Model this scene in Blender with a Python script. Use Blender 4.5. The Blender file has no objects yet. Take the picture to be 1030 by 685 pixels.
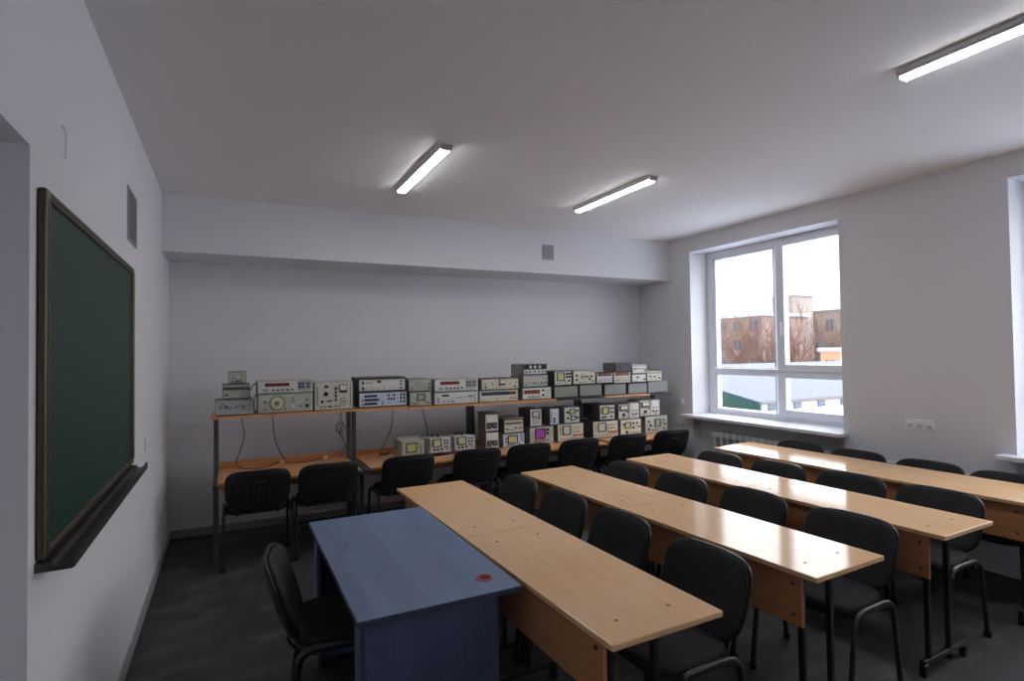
import bpy, bmesh, math, random
from mathutils import Vector, Matrix
random.seed(7)
S = bpy.context.scene
COL = S.collection
PI = math.pi

# ------------------------------------------------------------------ materials
def lin(c):
    return tuple(((v/12.92) if v <= 0.04045 else ((v+0.055)/1.055)**2.4) for v in [x/255 for x in c])

def new_mat(name):
    m = bpy.data.materials.new(name); m.use_nodes = True
    nt = m.node_tree
    return m, nt, nt.nodes['Principled BSDF']

def setv(b, **k):
    for n, v in k.items():
        n = n.replace('_', ' ')
        if n in b.inputs: b.inputs[n].default_value = v

def plain(name, rgb, rough=0.5, metal=0.0, spec=0.5, noise=0.06, scale=40, bump=0.0):
    m, nt, b = new_mat(name)
    c = lin(rgb)
    tc = nt.nodes.new('ShaderNodeTexCoord')
    n = nt.nodes.new('ShaderNodeTexNoise'); n.inputs['Scale'].default_value = scale; n.inputs['Detail'].default_value = 4
    nt.links.new(tc.outputs['Object'], n.inputs['Vector'])
    r = nt.nodes.new('ShaderNodeMixRGB'); r.blend_type = 'MIX'
    r.inputs[1].default_value = tuple(x*(1-noise) for x in c)+(1,)
    r.inputs[2].default_value = tuple(min(1, x*(1+noise)) for x in c)+(1,)
    nt.links.new(n.outputs['Fac'], r.inputs[0]); nt.links.new(r.outputs[0], b.inputs['Base Color'])
    setv(b, Roughness=rough, Metallic=metal, Specular_IOR_Level=spec)
    if bump:
        bp = nt.nodes.new('ShaderNodeBump'); bp.inputs['Strength'].default_value = bump; bp.inputs['Distance'].default_value = 0.002
        nt.links.new(n.outputs['Fac'], bp.inputs['Height']); nt.links.new(bp.outputs[0], b.inputs['Normal'])
    return m

def wood(name, a, bb, rough=0.3, stretch=(60, 3, 60), spec=0.5):
    m, nt, b = new_mat(name)
    tc = nt.nodes.new('ShaderNodeTexCoord'); mp = nt.nodes.new('ShaderNodeMapping')
    mp.inputs['Scale'].default_value = stretch
    n = nt.nodes.new('ShaderNodeTexNoise'); n.inputs['Scale'].default_value = 1.0; n.inputs['Detail'].default_value = 6; n.inputs['Roughness'].default_value = .6
    n.inputs['Distortion'].default_value = .4
    cr = nt.nodes.new('ShaderNodeValToRGB')
    cr.color_ramp.elements[0].position = .3; cr.color_ramp.elements[1].position = .7
    cr.color_ramp.elements[0].color = lin(a)+(1,); cr.color_ramp.elements[1].color = lin(bb)+(1,)
    nt.links.new(tc.outputs['Object'], mp.inputs[0]); nt.links.new(mp.outputs[0], n.inputs['Vector'])
    nt.links.new(n.outputs['Fac'], cr.inputs[0]); nt.links.new(cr.outputs[0], b.inputs['Base Color'])
    setv(b, Roughness=rough, Specular_IOR_Level=spec, IOR=1.38 if rough < .12 else 1.5)
    return m

def strip_wood(name, axes, a, bb, cc):
    # laminate of long narrow strips: axes = (across, along) component indices
    m, nt, b = new_mat(name)
    tc = nt.nodes.new('ShaderNodeTexCoord'); sx = nt.nodes.new('ShaderNodeSeparateXYZ'); cx = nt.nodes.new('ShaderNodeCombineXYZ')
    nt.links.new(tc.outputs['Object'], sx.inputs[0])
    nt.links.new(sx.outputs[axes[1]], cx.inputs[0]); nt.links.new(sx.outputs[axes[0]], cx.inputs[1])
    br = nt.nodes.new('ShaderNodeTexBrick')
    br.inputs['Scale'].default_value = 1; br.inputs['Brick Width'].default_value = .62; br.inputs['Row Height'].default_value = .068
    br.inputs['Mortar Size'].default_value = .0006; br.inputs['Color1'].default_value = lin(a)+(1,); br.inputs['Color2'].default_value = lin(bb)+(1,)
    br.inputs['Mortar'].default_value = lin(cc)+(1,); br.offset = .37
    nt.links.new(cx.outputs[0], br.inputs['Vector'])
    mp = nt.nodes.new('ShaderNodeMapping'); mp.inputs['Scale'].default_value = (5, 120, 1)
    n = nt.nodes.new('ShaderNodeTexNoise'); n.inputs['Scale'].default_value = 1; n.inputs['Detail'].default_value = 6
    nt.links.new(cx.outputs[0], mp.inputs[0]); nt.links.new(mp.outputs[0], n.inputs['Vector'])
    mx = nt.nodes.new('ShaderNodeMixRGB'); mx.blend_type = 'OVERLAY'; mx.inputs[0].default_value = .35
    nt.links.new(br.outputs['Color'], mx.inputs[1]); nt.links.new(n.outputs['Color'], mx.inputs[2])
    hs = nt.nodes.new('ShaderNodeMixRGB'); hs.blend_type = 'MIX'; hs.inputs[0].default_value = .25
    hs.inputs[2].default_value = lin(a)+(1,)
    nt.links.new(mx.outputs[0], hs.inputs[1]); nt.links.new(hs.outputs[0], b.inputs['Base Color'])
    setv(b, Roughness=.38)
    return m

def emit(name, rgb, s):
    m, nt, b = new_mat(name)
    setv(b, Base_Color=rgb+(1,), Emission_Color=rgb+(1,), Emission_Strength=s)
    return m

def glass_mat(name):
    m, nt, b = new_mat(name)
    nt.nodes.remove(b)
    tr = nt.nodes.new('ShaderNodeBsdfTransparent'); gl = nt.nodes.new('ShaderNodeBsdfGlossy'); gl.inputs['Roughness'].default_value = .01
    lw = nt.nodes.new('ShaderNodeLayerWeight'); pw = nt.nodes.new('ShaderNodeMath'); pw.operation = 'POWER'; pw.inputs[1].default_value = 5
    fr = nt.nodes.new('ShaderNodeMath'); fr.operation = 'MULTIPLY_ADD'; fr.inputs[1].default_value = .9; fr.inputs[2].default_value = .03
    nt.links.new(lw.outputs['Facing'], pw.inputs[0]); nt.links.new(pw.outputs[0], fr.inputs[0])
    mx = nt.nodes.new('ShaderNodeMixShader'); nt.links.new(fr.outputs[0], mx.inputs[0]); nt.links.new(tr.outputs[0], mx.inputs[1]); nt.links.new(gl.outputs[0], mx.inputs[2])
    nt.links.new(mx.outputs[0], nt.nodes['Material Output'].inputs[0])
    return m

def floor_mat():
    m, nt, b = new_mat('floor_linoleum')
    tc = nt.nodes.new('ShaderNodeTexCoord')
    n1 = nt.nodes.new('ShaderNodeTexNoise'); n1.inputs['Scale'].default_value = 1.7; n1.inputs['Detail'].default_value = 8; n1.inputs['Roughness'].default_value = .7
    n2 = nt.nodes.new('ShaderNodeTexNoise'); n2.inputs['Scale'].default_value = 90; n2.inputs['Detail'].default_value = 3
    mp = nt.nodes.new('ShaderNodeMapping'); mp.inputs['Scale'].default_value = (2.2, 3.6, 1); mp.inputs['Rotation'].default_value = (0, 0, .7)
    n3 = nt.nodes.new('ShaderNodeTexNoise'); n3.inputs['Scale'].default_value = 1.5; n3.inputs['Detail'].default_value = 6
    for n in (n1, n2): nt.links.new(tc.outputs['Object'], n.inputs['Vector'])
    nt.links.new(tc.outputs['Object'], mp.inputs[0]); nt.links.new(mp.outputs[0], n3.inputs['Vector'])
    cr = nt.nodes.new('ShaderNodeValToRGB'); cr.color_ramp.elements[0].position = .35; cr.color_ramp.elements[1].position = .75
    cr.color_ramp.elements[0].color = lin((58, 56, 57))+(1,); cr.color_ramp.elements[1].color = lin((84, 81, 81))+(1,)
    nt.links.new(n1.outputs['Fac'], cr.inputs[0])
    c3 = nt.nodes.new('ShaderNodeValToRGB'); c3.color_ramp.elements[0].position = .52; c3.color_ramp.elements[1].position = .72
    c3.color_ramp.elements[0].color = (0, 0, 0, 1); c3.color_ramp.elements[1].color = (.42, .42, .42, 1)
    nt.links.new(n3.outputs['Fac'], c3.inputs[0])
    mx = nt.nodes.new('ShaderNodeMixRGB'); mx.inputs[2].default_value = lin((126, 120, 114))+(1,)
    nt.links.new(c3.outputs[0], mx.inputs[0]); nt.links.new(cr.outputs[0], mx.inputs[1])
    m2 = nt.nodes.new('ShaderNodeMixRGB'); m2.blend_type = 'MULTIPLY'; m2.inputs[0].default_value = .4
    nt.links.new(mx.outputs[0], m2.inputs[1]); nt.links.new(n2.outputs['Color'], m2.inputs[2])
    nt.links.new(m2.outputs[0], b.inputs['Base Color'])
    setv(b, Roughness=.62, Specular_IOR_Level=.3)
    return m

def brick_mat(name, a, bb, mort, w=.5, h=.16):
    m, nt, b = new_mat(name)
    tc = nt.nodes.new('ShaderNodeTexCoord'); sx = nt.nodes.new('ShaderNodeSeparateXYZ'); cx = nt.nodes.new('ShaderNodeCombineXYZ')
    nt.links.new(tc.outputs['Object'], sx.inputs[0]); nt.links.new(sx.outputs[1], cx.inputs[0]); nt.links.new(sx.outputs[2], cx.inputs[1])
    br = nt.nodes.new('ShaderNodeTexBrick'); br.inputs['Scale'].default_value = 1
    br.inputs['Brick Width'].default_value = w; br.inputs['Row Height'].default_value = h; br.inputs['Mortar Size'].default_value = .02
    br.inputs['Color1'].default_value = lin(a)+(1,); br.inputs['Color2'].default_value = lin(bb)+(1,); br.inputs['Mortar'].default_value = lin(mort)+(1,)
    nt.links.new(cx.outputs[0], br.inputs['Vector']); nt.links.new(br.outputs['Color'], b.inputs['Base Color'])
    setv(b, Roughness=.9)
    return m

def corrugated(name, a, bb):
    m, nt, b = new_mat(name)
    tc = nt.nodes.new('ShaderNodeTexCoord')
    w = nt.nodes.new('ShaderNodeTexWave'); w.bands_direction = 'X'; w.inputs['Scale'].default_value = .45; w.inputs['Distortion'].default_value = .2
    nt.links.new(tc.outputs['Object'], w.inputs['Vector'])
    n = nt.nodes.new('ShaderNodeMixRGB'); n.inputs[1].default_value = lin(a)+(1,); n.inputs[2].default_value = lin(bb)+(1,)
    nt.links.new(w.outputs['Fac'], n.inputs[0]); nt.links.new(n.outputs[0], b.inputs['Base Color'])
    setv(b, Roughness=.6)
    return m

M = dict(
    wall=plain('wall_paint', (223, 222, 225), .75, spec=.25, noise=.015, scale=3),
    ceil=plain('ceiling_paint', (240, 236, 235), .85, spec=.2, noise=.015, scale=2),
    floor=floor_mat(),
    base=plain('baseboard_grey', (150, 150, 154), .5),
    pvc=plain('white_plastic', (232, 234, 240), .35, noise=.01),
    sill=plain('sill_plastic', (222, 224, 230), .3, noise=.01),
    glass=glass_mat('window_glass'),
    beech=wood('beech_laminate', (224, 178, 130), (232, 189, 142), .11, (40, 2.5, 40)),
    panel=wood('beech_panel', (176, 118, 78), (194, 136, 92), .4, (45, 3, 45)),
    bench=wood('bench_laminate', (196, 136, 88), (214, 154, 104), .35, (3, 45, 45)),
    edge=plain('edge_band', (196, 150, 100), .4),
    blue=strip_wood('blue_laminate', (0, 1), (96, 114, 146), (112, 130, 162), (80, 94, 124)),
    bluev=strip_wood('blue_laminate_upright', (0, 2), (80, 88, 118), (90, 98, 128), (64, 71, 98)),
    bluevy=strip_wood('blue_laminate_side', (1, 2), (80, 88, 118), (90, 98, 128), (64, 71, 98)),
    blueedge=plain('blue_edge', (52, 60, 82), .5),
    steel=plain('black_steel', (30, 30, 32), .35, spec=.5),
    fabric=plain('black_fabric', (54, 53, 54), .92, spec=.15, noise=.25, scale=400, bump=.25),
    plastic=plain('black_plastic', (36, 36, 38), .42, spec=.4, noise=.05),
    slot=plain('paler_black_plastic', (58, 56, 56), .3),  # handle lip, a little paler and smoother than the black shell
    greypost=plain('grey_painted_steel', (78, 80, 86), .45),
    darkshelf=plain('dark_shelf', (44, 42, 44), .6),
    board=plain('green_chalkboard', (26, 62, 52), .5, spec=.3, noise=.1, scale=6),
    boardframe=plain('bronze_frame', (92, 82, 70), .38, metal=.7, noise=.1),
    tray=plain('dark_tray', (66, 60, 58), .45, metal=.3),
    grille=plain('grille_dark', (24, 24, 26), .8),
    grilleb=plain('grille_grey', (176, 176, 178), .6),
    redring=plain('red_ring', (190, 70, 62), .45),
    darkhole=plain('dark_hole', (70, 30, 30), .7),
    bolt=plain('bolt_head', (110, 96, 84), .35, metal=.6),
    cord=plain('black_cord', (22, 22, 23), .5),
    plug=plain('ivory_plug', (214, 196, 172), .45),
    lampbody=plain('lamp_body', (236, 237, 242), .5),
    lamp=emit('lamp_diffuser', (.93, .96, 1.0), 36.0),
    radiator=plain('radiator_enamel', (222, 222, 220), .4),
    # instruments
    g_light=plain('case_pale_grey', (176, 178, 168), .5), g_mid=plain('case_grey', (132, 134, 130), .5),
    g_dark=plain('case_dark_grey', (70, 70, 70), .55), g_cream=plain('panel_cream', (208, 204, 186), .45),
    g_green=plain('panel_green_grey', (182, 184, 172), .45), g_blue=plain('panel_blue_grey', (196, 206, 222), .45),
    g_white=plain('panel_white', (212, 212, 208), .45), g_brown=plain('case_brown_grey', (104, 92, 84), .55),
    g_silver=plain('panel_silver', (158, 160, 162), .4, metal=.2), g_olive=plain('case_olive_grey', (134, 136, 124), .6),
    knob_b=plain('knob_black', (26, 26, 28), .4), knob_w=plain('knob_ivory', (216, 212, 196), .4),
    knob_g=plain('knob_grey', (120, 122, 120), .4), knob_r=plain('knob_red', (176, 60, 50), .45),
    knob_bl=plain('knob_blue', (92, 130, 190), .45), bezel=plain('bezel_black', (28, 28, 28), .45),
    s_yel=plain('screen_yellow', (206, 208, 142), .2), s_pur=plain('screen_purple', (178, 84, 180), .25),
    s_pale=plain('screen_pale', (206, 212, 196), .2), s_grn=plain('screen_green', (166, 178, 160), .2),
    d_red=plain('display_red', (128, 50, 38), .25), d_blue=plain('display_blue', (42, 66, 96), .25),
    d_dark=plain('display_dark', (46, 50, 56), .3), meterw=plain('meter_face', (222, 220, 208), .3),
    dialc=plain('dial_face', (206, 204, 178), .4), dialrim=plain('dial_rim', (126, 132, 104), .45),
    # outside
    snow=plain('snow', (196, 204, 220), .9, noise=.05, scale=1.5),
    concrete=brick_mat('pale_brick', (160, 154, 148), (146, 140, 136), (144, 138, 134)),
    tower=plain('tower_concrete', (158, 146, 140), .9, noise=.15, scale=1),
    brick=brick_mat('red_brick', (146, 124, 114), (134, 112, 104), (140, 126, 120)),
    frost=plain('frosted_roof', (160, 168, 178), .8, noise=.12, scale=.6),
    winglass=plain('dark_window', (92, 98, 108), .2),
    roofblue=corrugated('blue_roof_sheet', (52, 60, 96), (60, 69, 106)),
    green=plain('green_sheet', (44, 84, 76), .6, noise=.1),
    peach=plain('peach_plaster', (216, 164, 130), .8),
    bark=plain('bare_bark', (126, 98, 82), .9),
)

# ------------------------------------------------------------------ mesh helpers
def obj(name, bm, mat, parent=None, smooth=False, loc=None):
    me = bpy.data.meshes.new(name)
    bmesh.ops.recalc_face_normals(bm, faces=bm.faces[:])
    bm.to_mesh(me); bm.free()
    me.materials.append(M[mat] if isinstance(mat, str) else mat)
    if smooth:
        for p in me.polygons: p.use_smooth = True
    o = bpy.data.objects.new(name, me); COL.objects.link(o)
    if parent: o.parent = parent
    if loc: o.location = loc
    return o

def B(): return bmesh.new()

def box(bm, x0, x1, y0, y1, z0, z1, bev=0.0, mtx=None, seg=2):
    t = bmesh.new()
    bmesh.ops.create_cube(t, size=1)
    for v in t.verts:
        v.co = Vector((x0+(v.co.x+.5)*(x1-x0), y0+(v.co.y+.5)*(y1-y0), z0+(v.co.z+.5)*(z1-z0)))
    if bev: bmesh.ops.bevel(t, geom=t.edges[:], offset=bev, segments=seg, affect='EDGES', profile=.5)
    if mtx: t.transform(mtx)
    me = bpy.data.meshes.new('t'); t.to_mesh(me); t.free(); bm.from_mesh(me); bpy.data.meshes.remove(me)
    return bm

def cyl(bm, p0, p1, r0, r1=None, n=16, caps=True):
    p0 = Vector(p0); p1 = Vector(p1); r1 = r0 if r1 is None else r1
    d = (p1-p0); q = d.to_track_quat('Z', 'Y')
    a = []; b = []
    for i in range(n):
        t = 2*PI*i/n; v = Vector((math.cos(t), math.sin(t), 0))
        a.append(bm.verts.new(p0+q@(v*r0))); b.append(bm.verts.new(p1+q@(v*r1)))
    for i in range(n): bm.faces.new((a[i], a[(i+1) % n], b[(i+1) % n], b[i]))
    if caps: bm.faces.new(a[::-1]); bm.faces.new(b)
    return bm

def smooth_path(pts, sub=6):
    pts = [Vector(p) for p in pts]
    P = [pts[0]*2-pts[1]]+pts+[pts[-1]*2-pts[-2]]
    out = []
    for i in range(1, len(P)-2):
        for s in range(sub):
            t = s/sub
            a, b, c, d = P[i-1:i+3]
            out.append(.5*((2*b)+(c-a)*t+(2*a-5*b+4*c-d)*t*t+(3*b-a-3*c+d)*t**3))
    out.append(pts[-1])
    return out

def tube(bm, pts, r, n=8, r2=None):
    # sweep a round (or elliptical, r x r2) section along points
    rings = []
    N = len(pts)
    up = Vector((0, 0, 1))
    prev = None
    for i, p in enumerate(pts):
        d = (pts[min(i+1, N-1)]-pts[max(i-1, 0)]).normalized()
        if prev is None:
            u = d.cross(Vector((1, 0, 0)))
            if u.length < .2: u = d.cross(Vector((0, 1, 0)))
            u.normalize()
        else:
            u = (prev-d*prev.dot(d)).normalized()
        prev = u; w = d.cross(u)
        rings.append([bm.verts.new(p+u*(r*math.cos(2*PI*k/n))+w*((r2 or r)*math.sin(2*PI*k/n))) for k in range(n)])
    for a, b in zip(rings, rings[1:]):
        for k in range(n): bm.faces.new((a[k], a[(k+1) % n], b[(k+1) % n], b[k]))
    bm.faces.new(rings[0][::-1]); bm.faces.new(rings[-1])
    return bm

def prism(bm, outline, axis, a, b):
    # outline: list of 2D points; extruded along axis index from a to b
    def mk(p, t):
        if axis == 0: return (t, p[0], p[1])
        if axis == 1: return (p[0], t, p[1])
        return (p[0], p[1], t)
    A = [bm.verts.new(mk(p, a)) for p in outline]; Bv = [bm.verts.new(mk(p, b)) for p in outline]
    n = len(outline)
    for i in range(n): bm.faces.new((A[i], A[(i+1) % n], Bv[(i+1) % n], Bv[i]))
    bm.faces.new(A[::-1]); bm.faces.new(Bv)
    return bm

def empty(name, loc=(0, 0, 0), rotz=0.0):
    o = bpy.data.objects.new(name, None); COL.objects.link(o); o.empty_display_size = .05
    o.location = loc; o.rotation_euler = (0, 0, rotz)
    return o

def tag(o, label, cat, group=None, kind=None):
    o['label'] = label; o['category'] = cat
    if group: o['group'] = group
    if kind: o['kind'] = kind
    return o

def struct(name, bm, mat, parent=None, label=None, smooth=False):
    o = obj(name, bm, mat, parent, smooth)
    if not parent: o['kind'] = 'structure'
    if label: o['label'] = label
    return o

def dup(root, loc=None, rotz=None):
    r = root.copy(); COL.objects.link(r)
    if loc is not None: r.location = loc
    if rotz is not None: r.rotation_euler = (0, 0, rotz)
    for ch in list(root.children):
        c = ch.copy(); COL.objects.link(c); c.parent = r
        for g in list(ch.children):
            d = g.copy(); COL.objects.link(d); d.parent = c
    return r

# ------------------------------------------------------------------ room
W, H, YF = 5.5675, 3.08, -9.8
T = .28                       # depth of the window openings in front of the frames
bm = B(); box(bm, -.4, W+.5, YF-.2, .3, -.25, 0); struct('floor', bm, 'floor', label='dark grey mottled linoleum floor')
bm = B(); box(bm, -.4, W+.5, YF-.2, .3, H, H+.25); struct('ceiling', bm, 'ceil', label='plain white painted ceiling')
bm = B(); box(bm, -.4, W+.5, 0, .3, 0, H); struct('wall_back', bm, 'wall', label='white wall behind the instrument benches')
bm = B(); box(bm, -.4, W+.5, YF-.2, YF, 0, H); struct('wall_front', bm, 'wall')
DY0, DY1, DZ = -4.085, -5.15, 2.29
bm = B(); box(bm, -.4, 0, DY0, 0, 0, H); box(bm, -.4, 0, YF, DY1, 0, H); box(bm, -.4, 0, DY1, DY0, DZ, H)
struct('wall_left', bm, 'wall', label='white wall carrying the green blackboard')
# door at the back of its recess
d1 = empty('door_1', (-.3, (DY0+DY1)/2, 0)); d1['kind'] = 'structure'; d1['label'] = 'white door set back in the recess by the blackboard'
dw = (DY0-DY1)/2
bm = B(); box(bm, -.03, .03, -dw+.06, dw-.06, .005, DZ-.07, .004)
for z0, z1 in ((.2, 1.0), (1.15, 2.05)): box(bm, .03, .04, -dw+.2, dw-.2, z0, z1, .003)
obj('door_leaf', bm, 'pvc', d1)
bm = B(); box(bm, -.05, .05, -dw, -dw+.055, 0, DZ-.005); box(bm, -.05, .05, dw-.055, dw, 0, DZ-.005); box(bm, -.05, .05, -dw+.055, dw-.055, DZ-.06, DZ-.005)
obj('door_frame', bm, 'pvc', d1)
bm = B(); box(bm, .04, .05, -dw+.1, -dw+.13, .95, 1.15, .003); tube(bm, [Vector(p) for p in ((.05, -dw+.115, 1.05), (.085, -dw+.115, 1.05), (.09, -dw+.14, 1.05), (.09, -dw+.23, 1.05))], .008)
obj('handle', bm, 'g_silver', d1)

# right wall: two seen window openings, a third added behind the camera
W1 = (-.964, -2.85, .905, 2.888)
W2 = (-4.126, -6.02, .895, 2.902)
W3 = (-7.29, -9.18, .895, 2.902)  # unseen window, added to bring daylight onto the blackboard wall
bm = B()
XO = W+.5
for y0, y1, z0, z1 in ((0, W1[0], 0, H), (W1[1], W2[0], 0, H), (W2[1], W3[0], 0, H), (W3[1], YF, 0, H)):
    box(bm, W, XO, y1, y0, z0, z1)
for w in (W1, W2, W3):
    box(bm, W, XO, w[1], w[0], w[3], H)
    box(bm, W+.12, XO, w[1], w[0], 0, w[2]-.036)        # thinner apron below the window: radiator niche
struct('wall_right', bm, 'wall', label='white wall with the windows')
# dropped beam along the back wall
bm = B(); box(bm, 0, W, -.6033, 0, 2.5817, H); struct('trim_1', bm, 'wall', label='boxed beam along the top of the back wall')
# baseboards
bm = B(); box(bm, 0, .014, DY0, -.014, 0, .075, .003); struct('baseboard_left', bm, 'base')
bm = B(); box(bm, 0, W, -.014, 0, 0, .075, .003); struct('baseboard_back', bm, 'base')

def make_window(n, w):
    y0, y1, z0, z1 = w               # y0 nearer the back wall (larger)
    X = W+T
    win = empty('window_%d' % n, (0, 0, 0)); win['kind'] = 'structure'
    win['label'] = 'white plastic window with two tall upper panes' if n == 1 else 'white window at or beyond the edge of view'
    L = y0-y1; s = L/1.886
    yo = lambda t: y0-t*s            # offset from far jamb
    bm = B(); f = .075
    yg = [.14, .945, 1.085, 1.72]    # glass column limits from the far jamb
    zt0, zt1 = z0+.475, z0+.575       # transom
    for a, b, c, d in ((0, .09, z0, z1), (1.80, 1.886, z0, z1), (.985, 1.05, z0, z1)):
        box(bm, X, X+f, yo(b), yo(a), c, d, .004)
    box(bm, X+.001, X+f-.001, y1, y0, z0+.0005, z0+.065, .004); box(bm, X+.001, X+f-.001, y1, y0, z1-.075, z1-.0005, .004); box(bm, X+.002, X+f-.002, y1, y0, zt0+.02, zt1-.02, .004)
    obj('window_frame', bm, 'pvc', win)
    panes = [(.10, .945, zt1, z1-.10, 0), (1.09, 1.72, zt1+.035, z1-.09, 1), (.10, .945, z0+.07, zt0, 0), (1.09, 1.72, z0+.125, zt0-.01, 1)]
    for (a, b, c, d, sash) in panes:
        e = .05 if not sash else .075
        sb = B(); xs = X-.012 if sash else X+.008; xe = X+f-.01
        oa, ob = (a-.012, b+.02) if not sash else (a-.07, b+.08)
        oc, od = (c-.01, d+.03) if not sash else (c-.075, d+.06)
        if not sash: a += .03
        for p in ((yo(a), yo(oa), oc, od), (yo(ob), yo(b), oc, od), (yo(b), yo(a), oc, c), (yo(b), yo(a), d, od)):
            box(sb, xs, xe, p[0], p[1], p[2], p[3], .004)
        so = obj('sash', sb, 'pvc', win)
        gb = B(); box(gb, X+.028, X+.034, yo(b)-.005, yo(a)+.005, c-.005, d+.005); obj('pane', gb, 'glass', so)
        if sash and d-c > .8:
            hb = B(); box(hb, X-.02, X-.012, yo(a-.02), yo(a-.045), 1.93, 2.0, .002); box(hb, X-.04, X-.026, yo(a-.024), yo(a-.041), 1.83, 1.97, .004)
            box(hb, X-.028, X-.018, yo(a-.026), yo(a-.038), 1.95, 1.965)
            obj('handle', hb, 'pvc', so)
    bm = B(); box(bm, W-.13, X+.01, y1-.05, y0+.085, z0-.035, z0, .006)
    o = obj('window_sill', bm, 'sill', win)
    return win
make_window(1, W1); make_window(2, W2); make_window(3, W3)

# ------------------------------------------------------------------ wall fittings
def grille(name, label, loc, w, h, axis, mat, nx, nz):
    r = empty(name, loc); tag(r, label, 'vent')
    if axis == 'x': r.rotation_euler = (0, 0, PI/2)       # local -y becomes +x
    bm = B()
    t = .008
    for a in ((-w/2, -w/2+.012, -h/2, h/2), (w/2-.012, w/2, -h/2, h/2), (-w/2, w/2, -h/2, -h/2+.012), (-w/2, w/2, h/2-.012, h/2)):
        box(bm, a[0], a[1], -t, 0, a[2], a[3], .002)
    obj('frame', bm, 'grilleb', r)
    bm = B()
    for i in range(1, nz): z = -h/2+h*i/nz; box(bm, -w/2+.01, w/2-.01, -.0055, -.0035, z-.0018, z+.0018)
    for i in range(1, nx): x = -w/2+w*i/nx; box(bm, x-.0016, x+.0016, -.006, -.0035, -h/2+.01, h/2-.01)
    obj('slats', bm, 'grilleb', r)
    bm = B(); box(bm, -w/2+.01, w/2-.01, -.003, -.0005, -h/2+.01, h/2-.01); obj('backing', bm, mat, r)
grille('wall_vent', 'dark perforated vent grille high on the blackboard wall', (0, -2.232, 2.494), .325, .305, 'x', 'grille', 8, 15)
grille('beam_vent', 'small grey vent grille on the face of the ceiling beam', (3.763, -.6033, 2.825), .15, .175, 'y', 'base', 6, 9)

# blackboard
bb = empty('blackboard', (0, -3.168, 1.640)); tag(bb, 'green chalkboard in a bronze frame with a chalk tray on the wall', 'blackboard')
hw, hz = .855, .550
bm = B(); box(bm, .004, .014, -hw+.025, hw-.025, -hz+.025, hz-.025); obj('writing_surface', bm, 'board', bb)
bm = B()
for a in ((-hw, -hw+.034), (hw-.034, hw)):
    box(bm, .0, .026, a[0], a[1], -hz, hz, .010, seg=3); box(bm, .02, .029, a[0]+.012, a[1]-.010, -hz+.03, hz-.03, .003)
for a in ((-hz, -hz+.034), (hz-.034, hz)):
    box(bm, .001, .0255, -hw+.012, hw-.012, a[0]+.0005, a[1]-.0005, .009, seg=3); box(bm, .02, .0285, -hw+.04, hw-.04, a[0]+.012, a[1]-.010, .003)
obj('frame', bm, 'boardframe', bb)
bm = B()
prism(bm, [(.0, -hz-.004), (.0, -hz-.03), (.085, -hz-.03), (.095, -hz-.026), (.095, -hz+.006), (.086, -hz+.006), (.083, -hz-.018), (.05, -hz-.018), (.04, -hz-.004)], 1, -hw-.004, hw-.045)
obj('chalk_tray', bm, 'tray', bb)

def socket_plate(name, label, loc, rot, n, w=.085, cat='socket', kind='socket'):
    r = empty(name, loc, rot); tag(r, label, cat)
    bm = B(); box(bm, -w*n/2, w*n/2, -.010, 0, -.042, .042, .004); obj('plate', bm, 'pvc', r)
    for i in range(n):
        x = -w*n/2+w*(i+.5)
        bm = B()
        if kind == 'socket':
            cyl(bm, (x, -.0125, 0), (x, -.009, 0), .026, .028, 20); obj('socket_well', bm, 'sill', r, True)
            bm = B()
            for s in (-.009, .009): cyl(bm, (x+s, -.0135, 0), (x+s, -.0115, 0), .003, n=8)
            obj('pin_holes', bm, 'knob_b', r)
        else:
            box(bm, x-.028, x+.028, -.016, -.009, -.03, .03, .003); obj('rocker', bm, 'pvc', r)
RW = PI/2     # local -y faces -x when rotated by -90 about z
socket_plate('triple_socket', 'white triple power socket on the wall between the windows', (W, -3.495, 1.043), -PI/2, 3, .073)
bm = B(); cyl(bm, (0, 0, 0), (0, -.022, 0), .042, .038, 24); r = empty('round_socket', (W, -.781, 1.043), -PI/2); tag(r, 'round white junction box on the wall beside the window', 'socket')
obj('box', bm, 'pvc', r, False); bm = B(); cyl(bm, (0, -.0215, 0), (0, -.0245, 0), .022, .022, 20); obj('lid', bm, 'sill', r)
socket_plate('wall_socket', 'pale socket on the back wall under the instrument shelf', (1.524, 0, .995), 0, 1, .085)
socket_plate('light_switch', 'small white switch on the wall past the blackboard', (0, -1.62, 1.10), PI/2, 1, .085, 'switch', 'switch')
bm = B(); tube(bm, smooth_path([(0.001, -3.75, 2.47), (.012, -3.745, 2.45), (.010, -3.735, 2.40), (.006, -3.72, 2.37)], 5), .0035, 6)
tag(obj('cable_stub', bm, 'pvc', smooth=True), 'short white cable end sticking out above the blackboard', 'cable')

# radiator under window 1 and heating pipe along the wall
rd = empty('radiator', (W+.05, -1.83, .12)); tag(rd, 'white ribbed cast iron radiator under the window', 'radiator')
bmr = None
ns = 12
for i in range(ns):
    y = .53-i*.093
    bm = B()
    box(bm, -.055, .055, y-.015, y+.015, .02, .62, .012, seg=3)
    box(bm, -.06, .06, y-.043, y+.043, .545, .615, .018, seg=3); box(bm, -.06, .06, y-.043, y+.043, .03, .10, .018, seg=3)
    o = obj('section', bm, 'radiator', rd)
bm = B()
for y in (.45, -.35): box(bm, -.03, .03, y-.02, y+.02, -.12, .025)
obj('foot', bm, 'radiator', rd)
bm = B()
tube(bm, [Vector(p) for p in ((W-.035, -2.42, .70), (W-.035, -3.3, .70), (W-.035, -4.3, .70), (W-.035, -5.2, .70))], .016, 10)
for y in (-2.9, -3.9): box(bm, W-.035, W+.001, y-.012, y+.012, .69, .71)
hp = obj('heating_pipe', bm, 'radiator', smooth=True); tag(hp, 'white heating pipe running low along the window wall', 'pipe')

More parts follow.
